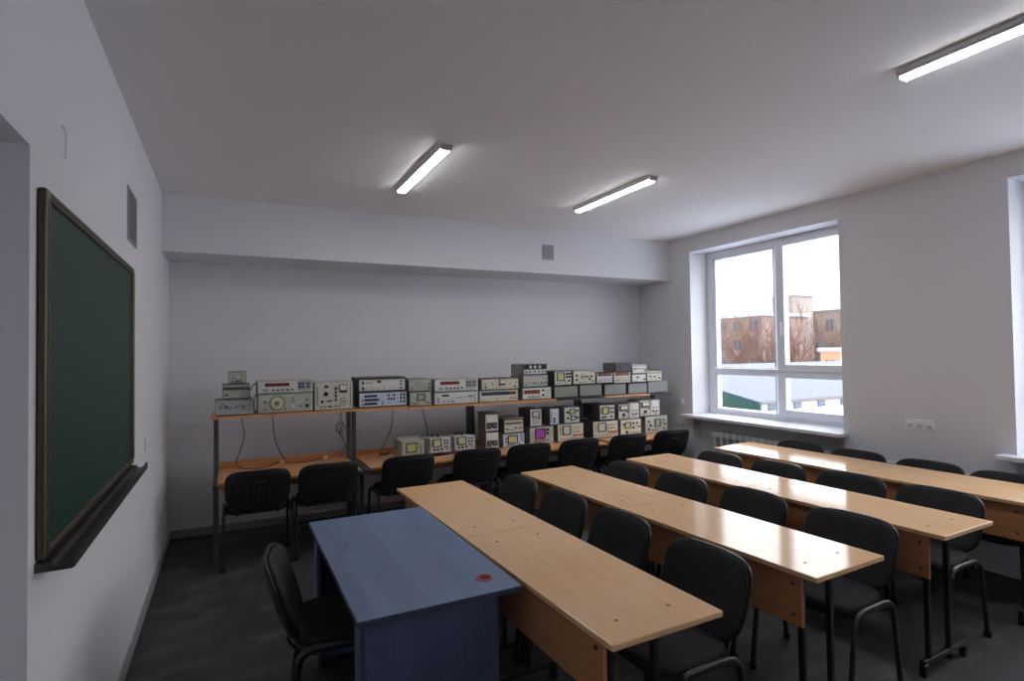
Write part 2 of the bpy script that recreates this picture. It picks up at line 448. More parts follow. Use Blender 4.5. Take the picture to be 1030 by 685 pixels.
# ------------------------------------------------------------------ ceiling lamps
def lamp(loc, label):
    r = empty('ceiling_lamp', loc); tag(r, label, 'lamp', 'ceiling lamps')
    L = 1.10
    bm = B(); box(bm, -.050, .050, -L/2, L/2, -.022, 0, .004); box(bm, -.040, .040, -L/2, L/2, -.033, -.02, .003); obj('housing', bm, 'lampbody', r)
    bm = B()
    prism(bm, [(-.034, -.0325), (-.030, -.041), (-.02, -.044), (.02, -.044), (.030, -.041), (.034, -.0325)], 1, -L/2+.012, L/2-.012); obj('diffuser', bm, 'lamp', r)
    for s in (-1, 1):
        bm = B(); box(bm, -.038, .038, s*(L/2-.006)-.006, s*(L/2-.006)+.006, -.046, -.005, .004); obj('end_cap', bm, 'lampbody', r)
lamp((1.80, -2.07, H), 'lit strip lamp on the ceiling nearer the blackboard wall')
lamp((3.53, -2.12, H), 'lit strip lamp on the ceiling nearer the beam vent')
lamp((3.565, -5.04, H), 'lit strip lamp on the ceiling cut by the picture edge')

# ------------------------------------------------------------------ student desks
TW, TL, TZ, TT = .4932, 1.2, .75, .022
def make_desk():
    # local: x across (0 at front-panel edge .. TW), y from 0 (far end) to -TL (near end)
    r = empty('student_desk')
    bm = B(); box(bm, 0, TW, -TL+.0005, -.0005, TZ-TT, TZ, .003); obj('tabletop', bm, 'beech', r)
    bm = B(); box(bm, .030, .046, -TL+.09, -.09, .505, .722, .002); obj('front_panel', bm, 'panel', r)
    for yy in (-.13, -TL+.13):
        for x in (.117, .355):
            bm = B(); cyl(bm, (x, yy, TZ-.002), (x, yy, TZ+.0015), .008, .007, 12); obj('bolt', bm, 'bolt', r)
        for z in (.55, .68):
            bm = B(); cyl(bm, (.031, yy-(.0 if yy > -.5 else -.0), z), (.024, yy, z), .009, .007, 12); obj('bolt', bm, 'bolt', r)
        for x in (.085, .285):
            bm = B(); box(bm, x-.0125, x+.0125, yy-.0125, yy+.0125, .08, .705, .003); obj('leg', bm, 'steel', r)
        bm = B(); box(bm, .048, .43, yy-.0125, yy+.0125, .703, .7275, .003); obj('top_rail', bm, 'steel', r)
        bm = B(); box(bm, .02, .46, yy-.0135, yy+.0135, .06, .085, .003); fb = obj('foot_bar', bm, 'steel', r)
        for x in (.035, .435):
            bm = B(); box(bm, x-.018, x+.018, yy-.016, yy+.016, 0, .062, .004); obj('foot', bm, 'steel', fb)
    return r
rows = [(1.5427, -2.2469, .0162), (2.5281, -2.2181, .0400), (3.5759, -2.1892, .0237), (4.6605, -2.1686, .0285)]
desk_labels = [
    ('beech desk behind the blue desk, the one farther from the camera', 'beech desk pushed against the blue desk, with its near end standing free'),
    ('far desk of the second beech row counted from the blue desk', 'near desk of the second beech row counted from the blue desk'),
    ('far desk of the third beech row counted from the blue desk', 'near desk of the third beech row counted from the blue desk'),
    ('far desk of the window row, standing by the radiator', 'near desk of the window row, running out of the frame')]
proto = None
for i, (x, y, a) in enumerate(rows):
    for k in range(2):
        loc = (x+math.sin(a)*TL*1.003*k, y-math.cos(a)*TL*1.003*k, 0)
        if proto is None: proto = make_desk(); d = proto; d.location = loc; d.rotation_euler = (0, 0, a)
        else: d = dup(proto, loc, a)
        if i == 3: d.rotation_euler = (0, -.030, a)      # window row tilted slightly so its tops catch more window glare
        tag(d, desk_labels[i][k], 'desk', 'beech student desks in rows')

# ------------------------------------------------------------------ teacher's blue desk
td = empty('teacher_desk', (.9005, -2.7787, 0), 0); tag(td, 'blue wood-grain desk with a red cable ring at the front of the rows', 'desk')
DW, DL = .648, 1.327
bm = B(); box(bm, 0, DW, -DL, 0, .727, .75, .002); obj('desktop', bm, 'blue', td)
bm = B()
for a in ((-DL-.0012, -DL+.0005), (-.0005, .0012)): box(bm, 0.002, DW-.002, a[0], a[1], .728, .749)
box(bm, -.0012, .0005, -DL+.002, -.002, .728, .749)
obj('edge_band', bm, 'blueedge', td)
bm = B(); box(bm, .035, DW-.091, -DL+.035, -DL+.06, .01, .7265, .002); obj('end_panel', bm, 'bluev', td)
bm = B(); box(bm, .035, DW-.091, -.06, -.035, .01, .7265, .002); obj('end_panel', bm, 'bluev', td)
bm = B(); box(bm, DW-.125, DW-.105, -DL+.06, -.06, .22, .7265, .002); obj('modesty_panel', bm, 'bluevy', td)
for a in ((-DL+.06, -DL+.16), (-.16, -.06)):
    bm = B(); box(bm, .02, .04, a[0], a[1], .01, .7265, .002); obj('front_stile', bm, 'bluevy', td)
rg = bmesh.new(); c = (.545, -1.185)
ring = []
for i in range(32):
    t = 2*PI*i/32
    ring.append([rg.verts.new((c[0]+math.cos(t)*r_, c[1]+math.sin(t)*r_, z)) for r_, z in ((.027, .7495), (.027, .7535), (.035, .7535), (.037, .7495))])
for i in range(32):
    for k in range(4): rg.faces.new((ring[i][k], ring[i][(k+1) % 4], ring[(i+1) % 32][(k+1) % 4], ring[(i+1) % 32][k]))
go = obj('cable_ring', rg, 'redring', td, True)
bm = B(); cyl(bm, (c[0], c[1], .7498), (c[0], c[1], .7515), .0268, n=28)
box(bm, c[0]-.02, c[0]+.02, c[1]-.004, c[1]+.004, .7515, .753); obj('ring_cap', bm, 'darkhole', go)

# ------------------------------------------------------------------ chairs
def se(v, n): return (max(0, 1-abs(v)**n))**(1/n)
def back_surface(bm, hwid, z0, z1, front, rear, nu=18, nv=22, tilt=.35, curve=.035):
    # closed pad: rounded outline, concave across, leaning back
    zc, hh = (z0+z1)/2, (z1-z0)/2
    def P(u, v, off):
        w = se(v, 4.6 if v > 0 else 3.2)*hwid*(1-.05*(1-v)/2)
        x = w*u; z = zc+hh*v
        if v < 0: z += 0
        bulge = .012*(1-(v)**2)
        y = -.190-(z-.46)*tilt+curve*(x/hwid)**2-bulge*.6
        e = min(1, (1-abs(u))*4, (1-abs(v))*5) if off else 1
        return Vector((x, y+off*(.45+.55*math.sqrt(max(0, e))), z))
    us = [math.sin(PI/2*(-1+2*i/nu)) for i in range(nu+1)]
    vs = [math.sin(PI/2*(-1+2*j/nv))*.999 for j in range(nv+1)]
    F = [[bm.verts.new(P(u, v, front)) for u in us] for v in vs]
    R = [[bm.verts.new(P(u, v, rear)) for u in us] for v in vs]
    for j in range(nv):
        for i in range(nu):
            bm.faces.new((F[j][i], F[j][i+1], F[j+1][i+1], F[j+1][i])); bm.faces.new((R[j][i], R[j+1][i], R[j+1][i+1], R[j][i+1]))
    for j in range(nv):
        bm.faces.new((F[j][0], F[j+1][0], R[j+1][0], R[j][0])); bm.faces.new((F[j][nu], R[j][nu], R[j+1][nu], F[j+1][nu]))
    for i in range(nu):
        bm.faces.new((F[0][i], R[0][i], R[0][i+1], F[0][i+1])); bm.faces.new((F[nv][i], F[nv][i+1], R[nv][i+1], R[nv][i]))
    return P

def make_chair():
    r = empty('stacking_chair')
    # seat: rounded pad
    bm = B(); N = 40; rings = []
    for z, s in ((.432, .90), (.440, .985), (.456, 1.0), (.470, .985), (.479, .93), (.482, .80)):
        ring = []
        for i in range(N):
            t = 2*PI*i/N; cx_, sx_ = math.cos(t), math.sin(t)
            n = 4.0
            k = (abs(cx_)**n+abs(sx_)**n)**(-1/n)
            x = .232*s*k*cx_; y = .208*s*k*sx_+.015
            ring.append(bm.verts.new((x*(1-.07*(.2-y)/.4), y, z-.012*max(0, (y-.12)/.1)**2)))
        rings.append(ring)
    for a, b in zip(rings, rings[1:]):
        for i in range(N): bm.faces.new((a[i], a[(i+1) % N], b[(i+1) % N], b[i]))
    bm.faces.new(rings[0][::-1]); bm.faces.new(rings[-1])
    obj('seat', bm, 'fabric', r, True)
    bm = B(); rings = []
    for z, s in ((.418, .80), (.424, .97), (.436, 1.0)):
        ring = []
        for i in range(N):
            t = 2*PI*i/N; cx_, sx_ = math.cos(t), math.sin(t); k = (cx_**4+sx_**4)**(-.25)
            ring.append(bm.verts.new((.236*s*k*cx_, .211*s*k*sx_+.015, z)))
        rings.append(ring)
    for a, b in zip(rings, rings[1:]):
        for i in range(N): bm.faces.new((a[i], a[(i+1) % N], b[(i+1) % N], b[i]))
    bm.faces.new(rings[0][::-1]); bm.faces.new(rings[-1])
    obj('seat_pan', bm, 'plastic', r, True)
    bm = B(); back_surface(bm, .240, .448, .785, .030, .004); obj('backrest', bm, 'fabric', r, True)
    bm = B(); P = back_surface(bm, .246, .443, .790, -.022, .006)
    sh = obj('back_shell', bm, 'plastic', r, True)
    bm = B()
    for k in range(9):                       # moulded ribs on the lower half of the shell
        u = -.62+k*.155
        pts = [P(u, v, -.022)+Vector((0, -.0005, 0)) for v in (-.72, -.5, -.25, 0, .2)]
        tube(bm, pts, .0025, 6)
    pts = [P(u, .80, -.022) for u in (-.86, -.6, -.3, 0, .3, .6, .86)]; tube(bm, pts, .003, 6)
    pts = [P(-.84, v, -.022) for v in (-.7, -.3, .1, .5, .78)]; tube(bm, pts, .003, 6)
    pts = [P(.84, v, -.022) for v in (-.7, -.3, .1, .5, .78)]; tube(bm, pts, .003, 6)
    obj('ribs', bm, 'plastic', sh, True)
    bm = B(); pts = [P(u, .40+.02*(1-(u/.3)**2), -.022)+Vector((0, .001, 0)) for u in (-.22, -.15, -.07, 0, .07, .15, .22)]; tube(bm, pts, .004, 8)
    obj('handle_lip', bm, 'slot', sh, True)
    # side frames: one bent tube makes front and rear leg
    for s in (-1, 1):
        bm = B()
        ctl = [(s*.252, .235, .003), (s*.250, .205, .22), (s*.250, .178, .385), (s*.247, .155, .425), (s*.245, .11, .445), (s*.245, 0, .449),
               (s*.245, -.10, .445), (s*.247, -.145, .425), (s*.250, -.165, .385), (s*.250, -.185, .22), (s*.252, -.210, .003)]
        tube(bm, smooth_path(ctl, 6), .018, 10, .011)
        lf = obj('leg_frame', bm, 'steel', r, True)
        for y in (.235, -.210):
            bm = B(); cyl(bm, (s*.252, y, 0), (s*.2515, y-.003*(1 if y > 0 else -1), .03), .019, .020, 12); obj('foot_cap', bm, 'plastic', lf)
    for y in (.12, -.10):
        bm = B(); tube(bm, [Vector((-.245, y, .428)), Vector((0, y, .415)), Vector((.245, y, .428))], .010, 8); obj('crossbar', bm, 'steel', r, True)
    for s in (-1, 1):
        bm = B(); ctl = smooth_path([(s*.15, -.06, .412), (s*.15, -.14, .412), (s*.15, -.185, .425), (s*.15, -.207, .462), (s*.15, -.212, .474)], 5)
        tube(bm, ctl, .004, 8, .015); obj('back_bracket', bm, 'steel', r, True)
    return r

chair0 = make_chair(); used = [False]
def chair(x, y, rot, label, group):
    if not used[0]:
        used[0] = True; c = chair0; c.location = (x, y, 0); c.rotation_euler = (0, 0, rot)
    else: c = dup(chair0, (x, y, 0), rot)
    tag(c, label, 'chair', group)
    return c

bench_chairs = [(.71, 0), (1.25, .0), (1.93, .02), (2.61, -.02), (3.17, -.03), (3.76, -.02), (4.40, -.04), (5.03, -.08)]
ORD = ['first', 'second', 'third', 'fourth', 'fifth', 'sixth', 'seventh', 'last']
BT = ['below the stack of small grey units', 'below the big tuning dial', 'below the blue-faced unit', 'below the two yellow-screened scopes',
      'below the narrow meters in brown cases', 'below the purple screen', 'below the pair of scopes in dark cases', 'beside the window wall']
for i, (x, a) in enumerate(bench_chairs):
    chair(x, -.945, a, '%s black bench chair from the blackboard wall, %s' % (ORD[i], BT[i]), 'black chairs at the instrument benches')
PR = PI/2
row_chairs = [[(2.375, -2.55), (2.415, -3.08), (2.440, -3.62), (2.448, -4.235)],
              [(3.345, -2.54), (3.395, -3.08), (3.475, -3.62), (3.50, -4.235)],
              [(4.31, -2.57), (4.37, -3.10), (4.46, -3.63), (4.485, -4.165)],
              [(5.385, -2.56), (5.39, -3.10), (5.39, -3.66), (5.36, -4.17)]]
rown = ['between the first and second beech rows', 'between the second and third beech rows', 'between the third beech row and the window row', 'between the window row and the wall']
posn = ['farthest black padded chair ', 'second black padded chair from the benches ', 'third black padded chair from the benches ', 'black padded chair nearest the camera ']
rr = random.Random(3)
for i, rc in enumerate(row_chairs):
    for k, (x, y) in enumerate(rc):
        chair(x-.283, y, PR+rows[i][2]+rr.uniform(-.03, .03), posn[k]+rown[i], 'black chairs in the desk rows')
chair(.955, -3.37, -PI/2-.14, 'black padded chair tucked under the blue desk, its back to the blackboard', 'black chairs in the desk rows')['group'] = 'teacher chair'

# ------------------------------------------------------------------ workbenches and shelf boards
BZ, BF, BB = .69, -1.13, -.43
bench_x = [(.42, 1.522), (1.612, 2.782), (2.872, 4.165), (4.255, 5.335)]
bl = ['orange wood bench against the back wall nearest the blackboard', 'orange wood bench carrying the three small scopes', 'orange wood bench carrying the purple-screened scope', 'orange wood bench in the corner by the window']
for i, (x0, x1) in enumerate(bench_x):
    r = empty('workbench', ((x0+x1)/2, (BF+BB)/2, 0)); tag(r, bl[i], 'workbench', 'workbenches along the back wall')
    w = (x1-x0)/2; d = (BB-BF)/2
    bm = B(); box(bm, -w, w, -d, d, BZ-.022, BZ, .002); obj('worktop', bm, 'bench', r)
    bm = B(); box(bm, -w, w, d+.001, d+.017, BZ-.20, BZ+.05, .002); obj('back_panel', bm, 'bench', r)
    bm = B(); box(bm, -w+.03, w-.03, -d+.16, -d+.176, BZ-.10, BZ-.0225, .002); obj('apron', bm, 'panel', r)
    for s in (-1, 1):
        xs = s*(w+.0205)
        st = 1.158 if i == 0 else (1.158 if (i == 1 and s < 0) else 1.1475)
        bm = B(); box(bm, xs-.019, xs+.019, d-.075, d-.035, .02, st, .002); obj('upright', bm, 'greypost', r)
        bm = B(); box(bm, xs-.017, xs+.017, -d+.26, -d+.30, .02, BZ-.023, .002); obj('leg', bm, 'greypost', r)
        bm = B(); box(bm, xs-.017, xs+.017, -d+.24, d-.02, .0, .03, .002); obj('foot', bm, 'greypost', r)
        bm = B(); box(bm, xs-.017, xs+.017, -d+.04, d-.076, BZ-.05, BZ-.023, .002); obj('side_rail', bm, 'greypost', r)
    bm = B(); box(bm, -w, w, d-.06, d-.03, .03, .09, .002); obj('stretcher', bm, 'greypost', r)

shelves = [(.365, 2.053, 1.182, 'bench', 'long wooden shelf board over the bench nearest the blackboard'),
           (2.056, 3.284, 1.17, 'bench', 'wooden shelf board under the paired frequency counters'),
           (3.287, 3.716, 1.17, 'bench', 'short wooden shelf board ending under the three-unit stack'),
           (3.72, 4.372, 1.17, 'darkshelf', 'dark shelf board under the two blank grey cabinets'),
           (4.375, 5.028, 1.17, 'bench', 'wooden shelf board under the cabinets close to the window wall'),
           (5.031, 5.345, 1.17, 'darkshelf', 'short dark shelf board at the corner end')]
for x0, x1, z, m, lab in shelves:
    bm = B(); box(bm, x0, x1, -.815, -.36, z-.022, z, .002); o = obj('shelf_board', bm, m); tag(o, lab, 'shelf', 'shelf boards over the benches')

# ------------------------------------------------------------------ instruments
mesh_cache = {}
def cached(key, fn, mat, name, smooth=False):
    if key not in mesh_cache:
        bm = B(); fn(bm); bmesh.ops.recalc_face_normals(bm, faces=bm.faces[:])
        me = bpy.data.meshes.new(name); bm.to_mesh(me); bm.free(); me.materials.append(M[mat]); mesh_cache[key] = me
        if smooth:
            for p in me.polygons: p.use_smooth = True
    return mesh_cache[key]
def part(name, key, fn, mat, parent, loc):
    o = bpy.data.objects.new(name, cached(key, fn, mat, name)); COL.objects.link(o); o.parent = parent; o.location = loc
    return o
def knob(parent, x, y, z, r, mat):
    def fn(bm):
        cyl(bm, (0, 0, 0), (0, -.006, 0), r*1.15, r*1.1, 14); cyl(bm, (0, -.006, 0), (0, -.02, 0), r*.9, r*.75, 14)
        box(bm, -r*.08, r*.08, -.0212, -.019, 0, r*.7)
    return part('knob', ('k', round(r, 4), mat), fn, mat, parent, (x, y, z))
def button(parent, x, y, z, w, h, mat):
    def fn(bm): box(bm, -w/2, w/2, -.007, .001, -h/2, h/2, .0015)
    return part('button', ('b', round(w, 4), round(h, 4), mat), fn, mat, parent, (x, y, z))

def instrument(name, label, cat, ext, depth, case, panel, feats, group, yf=-.78, tilt=0.0, lift=0.0, slope=0.0):
    x0, x1, z0, z1 = ext
    w, h = x1-x0, z1-z0
    r = empty(name, ((x0+x1)/2, yf, z0)); tag(r, label, cat, group)
    r.rotation_euler = (-tilt, 0, 0)
    r.location.z += lift
    ft = .006
    def sy(z): return slope*(z/h)           # sloped fronts lean back
    bm = B()
    if slope:
        prism(bm, [(0, ft), (slope, h-.002), (depth, h-.002), (depth, ft)], 0, -w/2, w/2)
    else:
        box(bm, -w/2, w/2, .004, depth, ft, h-.002, .004)
        box(bm, -w/2, w/2, 0, .02, ft, ft+.006, .002); box(bm, -w/2, w/2, 0, .02, h-.008, h-.002, .002)
        box(bm, -w/2, -w/2+.006, 0, .02, ft+.006, h-.008); box(bm, w/2-.006, w/2, 0, .02, ft+.006, h-.008)
        if any(f[0] == 'vents' for f in feats):
            for k in range(7):
                z = ft+.02+(h-.05)*k/7; box(bm, -w/2-.0015, -w/2+.001, depth*.25, depth*.85, z, z+.006)
    obj('case', bm, case, r)
    for sx in (-1, 1):
        for yy in (.03, depth-.03):
            part('foot', 'foot', lambda b: cyl(b, (0, 0, 0), (0, 0, ft+.002), .009, .010, 10), 'bezel', r, (sx*(w/2-.025), yy+(.0 if not slope else .02), -lift*0))
    fh = h-ft-.014
    if panel:
        bm = B()
        if slope: prism(bm, [(-.003, ft+.006), (slope*.93-.003, h-.012), (slope*.93+.004, h-.012), (.006, ft+.006)], 0, -w/2+.008, w/2-.008)
        else: box(bm, -w/2+.007, w/2-.007, .001, .006, ft+.007, h-.009, .001)
        obj('front_panel', bm, panel, r)
    def pos(u, v):
        z = ft+.007+(1-v)*fh
        return (-w/2+.007+u*(w-.014), (sy(z)-.003 if slope else .001), z)
    for f in feats:
        k = f[0]
        if k == 'screen':
            _, u, v, uw, vh, mat = f
            x, y, z = pos(u, v); a, b = uw*w/2, vh*h/2; e = .008
            bm = B()
            for q in ((-a-e, -a, -b-e, b+e), (a, a+e, -b-e, b+e), (-a, a, -b-e, -b), (-a, a, b, b+e)): box(bm, x+q[0], x+q[1], y-.010, y+.001, z+q[2], z+q[3], .0015)
            s = obj('screen_bezel', bm, 'bezel', r)
            bm = B(); box(bm, x-a-.001, x+a+.001, y-.003, y+.001, z-b-.001, z+b+.001)
            if mat == 's_yel' or mat == 's_pale' or mat == 's_grn':
                for q in range(1, 6): box(bm, x-a+2*a*q/6-.0004, x-a+2*a*q/6+.0004, y-.0034, y-.0029, z-b, z+b)
            obj('screen', bm, mat, s)
        elif k == 'disp':
            _, u, v, uw, vh, mat = f
            x, y, z = pos(u, v); a, b = uw*w/2, vh*h/2
            bm = B(); box(bm, x-a-.003, x+a+.003, y-.003, y+.001, z-b-.003, z+b+.003, .001); s = obj('display_frame', bm, 'bezel', r)
            bm = B(); box(bm, x-a, x+a, y-.0042, y-.001, z-b, z+b); obj('display', bm, mat, s)
        elif k == 'plate':
            _, u, v, uw, vh, mat = f
            x, y, z = pos(u, v); a, b = uw*w/2, vh*h/2
            bm = B(); box(bm, x-a, x+a, y-.0025, y+.001, z-b, z+b, .0008); obj('plate', bm, mat, r)
        elif k == 'dial':
            _, u, v, rad = f
            x, y, z = pos(u, v)
            bm = B(); cyl(bm, (x, y+.001, z), (x, y-.006, z), rad, rad*.97, 40); s = obj('dial', bm, 'dialrim', r)
            bm = B(); cyl(bm, (x, y-.006, z), (x, y-.011, z), rad*.8, rad*.78, 40)
            obj('dial_scale', bm, 'dialc', s)
            bm = B(); cyl(bm, (x, y-.011, z), (x, y-.03, z), rad*.32, rad*.26, 24); obj('dial_knob', bm, 'dialrim', s)
        elif k == 'meter':
            _, u, v, uw, vh = f
            x, y, z = pos(u, v); a, b = uw*w/2, vh*h/2
            bm = B(); box(bm, x-a, x+a, y-.014, y+.001, z-b, z+b, .003); s = obj('meter', bm, 'bezel', r)
            bm = B(); box(bm, x-a*.82, x+a*.82, y-.0155, y-.012, z-b*.45, z+b*.8); obj('meter_face', bm, 'meterw', s)
            bm = B(); box(bm, x-.0006, x+.0006, y-.0163, y-.0150, z-b*.3, z+b*.6, mtx=None); obj('needle', bm, 'knob_b', s)
        elif k == 'knobs':
            _, pts, rad, mat = f
            for u, v in pts:
                x, y, z = pos(u, v); knob(r, x, y, z, rad, mat)
        elif k == 'btns':
            _, pts, bw, bh, mat = f
            for u, v in pts:
                x, y, z = pos(u, v); button(r, x, y, z, bw, bh, mat)
        elif k == 'lid':
            bm = B(); box(bm, -w/2-.004, w/2+.004, -.012, depth, h-.0018, h+.010, .003); obj('lid', bm, f[1], r)
        elif k == 'ridges':
            bm = B()
            for q in range(16):
                x = -w/2+.012+(w-.024)*q/15; box(bm, x-.003, x+.003, -.006, .004, h*.60, h*.80)
            obj('heat_sink', bm, 'g_dark', r)
        elif k == 'carry':
            bm = B(); zc = h*.55
            pts = [(-w/2-.010, depth*.45, zc), (-w/2-.012, depth*.50, h+.01), (-w/2-.004, depth*.52, h+.030), (w/2+.004, depth*.52, h+.030), (w/2+.012, depth*.50, h+.01), (w/2+.010, depth*.45, zc)]
            tube(bm, [Vector(p) for p in pts], .006, 8)
            for s in (-1, 1): cyl(bm, (s*(w/2-.001), depth*.45, zc), (s*(w/2+.016), depth*.45, zc), .014, n=14)
            obj('carry_handle', bm, 'knob_g', r, False)
        elif k == 'strap':
            bm = B(); pts = smooth_path([(0, depth*.2, h-.004), (0, depth*.25, h+.018), (0, depth*.55, h+.024), (0, depth*.8, h+.018), (0, depth*.85, h-.004)], 4); tube(bm, pts, .004, 8, .012)
            obj('carry_strap', bm, 'bezel', r)
        elif k == 'stand':
            bm = B(); a = w/2+.004
            ca, sa = math.cos(tilt), math.sin(tilt)
            # wire bail: swings down to the bench from the lower front
            dz = -lift-.0; 
            def W2(x, y, z):      # world-ish (untilted) offset to local tilted coords, rotation about x by -tilt
                return Vector((x, y*ca-z*sa, y*sa+z*ca))
            tube(bm, [W2(-a, .05, .03), W2(-a, -.01, dz+.004), W2(a, -.01, dz+.004), W2(a, .05, .03)], .004, 8)
            obj('tilt_stand', bm, 'g_white', r)
    return r

E_ = {
'A1':(0.395,0.691,1.182,1.313),'A2':(0.451,0.668,1.313,1.446),'A3':(0.496,0.637,1.446,1.556),'B1':(0.727,1.179,1.182,1.350),
'B2':(0.723,1.180,1.350,1.468),'C':(1.193,1.531,1.182,1.440),'D1':(1.585,2.046,1.182,1.330),'D2':(1.582,2.033,1.330,1.457),
'E1':(2.071,2.293,1.170,1.314),'E2':(2.062,2.295,1.314,1.441),'F1':(2.324,2.796,1.170,1.298),'F2':(2.326,2.798,1.298,1.428),
'G1':(2.813,3.258,1.170,1.293),'G2':(2.832,3.272,1.293,1.417),'H1':(3.313,3.672,1.170,1.306),'H2':(3.321,3.630,1.306,1.441),
'H3':(3.329,3.619,1.441,1.560),'I1':(3.710,4.024,1.170,1.307),'I2':(3.713,3.941,1.307,1.475),'J1':(4.044,4.353,1.170,1.312),
'J2':(3.961,4.265,1.312,1.473),'K1':(4.388,4.704,1.170,1.304),'K2':(4.279,4.511,1.312,1.437),'L1':(4.734,5.020,1.170,1.304),
'L2':(4.526,4.774,1.304,1.441),'L3':(4.789,5.008,1.304,1.411),'M1':(5.035,5.341,1.170,1.311),'M2':(5.023,5.249,1.311,1.440),
'N1':(4.557,4.784,1.441,1.547),'N2':(4.799,5.018,1.411,1.524),
'a':(1.946,2.163,0.690,0.868),'b':(2.222,2.434,0.690,0.842),'c':(2.475,2.691,0.690,0.842),'d1':(2.856,3.009,0.690,0.868),
'd2':(2.853,3.006,0.868,1.058),'e1':(3.055,3.307,0.690,0.833),'e2':(3.069,3.298,0.833,0.985),'f1':(3.374,3.671,0.690,0.882),
'f2':(3.378,3.525,0.882,1.079),'f3':(3.624,3.745,0.882,1.071),'g1':(3.722,4.061,0.690,0.889),'g2':(3.809,4.012,0.889,1.070),
'h1':(4.190,4.546,0.690,0.890),'h2':(4.284,4.501,0.890,1.071),'i1':(4.576,4.884,0.690,0.884),'i2':(4.551,4.703,0.884,1.065),
'i3':(4.711,4.858,0.884,1.074),'j1':(4.945,5.293,0.690,0.900),'j2':(4.874,5.026,0.900,1.095),'j3':(5.033,5.172,0.900,1.093)}
def G(us, vs): return [(u, v) for v in vs for u in us]
def lp(a, b, n): return [a+(b-a)*i/(n-1) for i in range(n)]
counter = lambda: [('disp', .34, .30, .42, .20, 'd_red'), ('knobs', [(u, .78) for u in (.26, .35, .44, .53, .62)], .008, 'knob_b'), ('btns', [(.10, .78), (.15, .78)], .012, .022, 'knob_g'),
                   ('btns', G((.76, .82, .92), (.28, .55)), .018, .014, 'knob_b'), ('btns', G((.76, .82, .88, .94), (.86,)), .008, .008, 'knob_g'), ('plate', .85, .42, .26, .62, 'g_silver')]
UP, LO = 'instruments on the shelf boards', 'instruments on the benches'
I = lambda k, *a, **kw: instrument(*a[:3], E_[k], *a[3:], **kw)
I('A1', 'test_console', 'low sloping grey console at the shelf end by the blackboard', 'instrument', .34, 'g_mid', 'g_silver',
  [('knobs', [(.28, .5), (.76, .55)], .016, 'knob_g'), ('knobs', [(.12, .5), (.20, .3), (.40, .6), (.55, .5), (.90, .75)], .008, 'knob_g'), ('btns', [(.1, .85), (.63, .4), (.9, .4)], .012, .008, 'knob_b')], UP, slope=.10)
I('A2', 'power_supply', 'grey unit with a ribbed upper front standing on the sloping console', 'instrument', .26, 'g_mid', 'g_green',
  [('ridges',), ('knobs', [(.14, .78)], .008, 'knob_b'), ('btns', G((.66, .78, .9), (.66, .84)), .010, .010, 'knob_g'), ('strap',)], UP, yf=-.67)
I('A3', 'test_unit', 'small greenish box topping the stack nearest the blackboard', 'instrument', .16, 'g_olive', 'g_green',
  [('knobs', [(.55, .45)], .012, 'knob_w'), ('knobs', [(.25, .6), (.78, .3)], .006, 'knob_g'), ('btns', [(u, .88) for u in (.22, .45, .55, .65, .75)], .010, .010, 'knob_b')], UP, yf=-.665)
I('B1', 'signal_generator', 'pale signal generator with one big round tuning dial', 'instrument', .36, 'g_light', 'g_green',
  [('dial', .33, .5, .066), ('knobs', [(.11, .40), (.11, .85)], .010, 'knob_g'), ('knobs', [(.63, .74)], .013, 'knob_w'), ('knobs', [(.77, .72), (.49, .85)], .007, 'knob_b'), ('plate', .63, .34, .06, .30, 'g_silver'), ('btns', [(.9, .36)], .026, .018, 'knob_g'), ('btns', [(.9, .72)], .032, .026, 'd_blue')], UP)
I('B2', 'frequency_counter', 'frequency counter with a long red display above the big round dial', 'instrument', .36, 'g_light', 'g_white', counter(), UP)
I('C', 'measuring_bridge', 'tall cream panel unit with a small meter and scattered knobs', 'instrument', .34, 'g_light', 'g_cream',
  [('meter', .75, .23, .20, .28), ('knobs', [(.28, .43)], .017, 'knob_b'), ('knobs', [(.18, .72), (.55, .23)], .012, 'knob_b'), ('knobs', [(.55, .38), (.55, .52), (.55, .67)], .009, 'knob_b'), ('dial', .76, .74, .034),
   ('plate', .29, .15, .10, .10, 'd_dark'), ('plate', .37, .70, .14, .06, 'g_brown'), ('btns', [(u, .91) for u in (.14, .24, .36, .41, .54, .64)], .014, .012, 'knob_b'), ('plate', .05, .5, .035, .7, 'g_mid'), ('plate', .95, .5, .03, .8, 'g_mid')], UP)
I('D1', 'logic_analyzer', 'bluish-white unit with three dark slots and black square keys', 'instrument', .34, 'g_dark', 'g_blue',
  [('disp', .23, .24, .25, .11, 'd_dark'), ('disp', .24, .52, .26, .11, 'd_blue'), ('disp', .23, .80, .25, .11, 'd_dark'), ('btns', [(.06, .55), (.06, .85), (.40, .52)], .012, .018, 'knob_b'),
   ('btns', [(.61, .22), (.73, .22), (.61, .5), (.67, .5), (.73, .5)], .016, .02, 'knob_b'), ('btns', G((.88, .95), (.20, .46, .73)), .016, .022, 'knob_b'), ('btns', [(.48, .72), (.48, .86), (.81, .76)], .012, .014, 'knob_g'), ('btns', [(.48, .22), (.62, .78), (.70, .78)], .008, .008, 'knob_bl')], UP)
I('D2', 'recorder', 'pale unit with four ivory knobs above the bluish-white one', 'instrument', .34, 'g_dark', 'g_white',
  [('knobs', [(.17, .78), (.29, .78), (.42, .78), (.55, .78)], .013, 'knob_w'), ('btns', [(.08, .3), (.08, .78)], .016, .03, 'knob_b'), ('btns', [(.16, .3), (.21, .3), (.26, .3)], .010, .010, 'knob_b'), ('disp', .43, .22, .07, .14, 'd_red'),
   ('plate', .74, .36, .2, .36, 'meterw'), ('btns', [(.91, .22), (.91, .5), (.91, .82)], .022, .012, 'knob_b'), ('lid', 'g_dark')], UP)
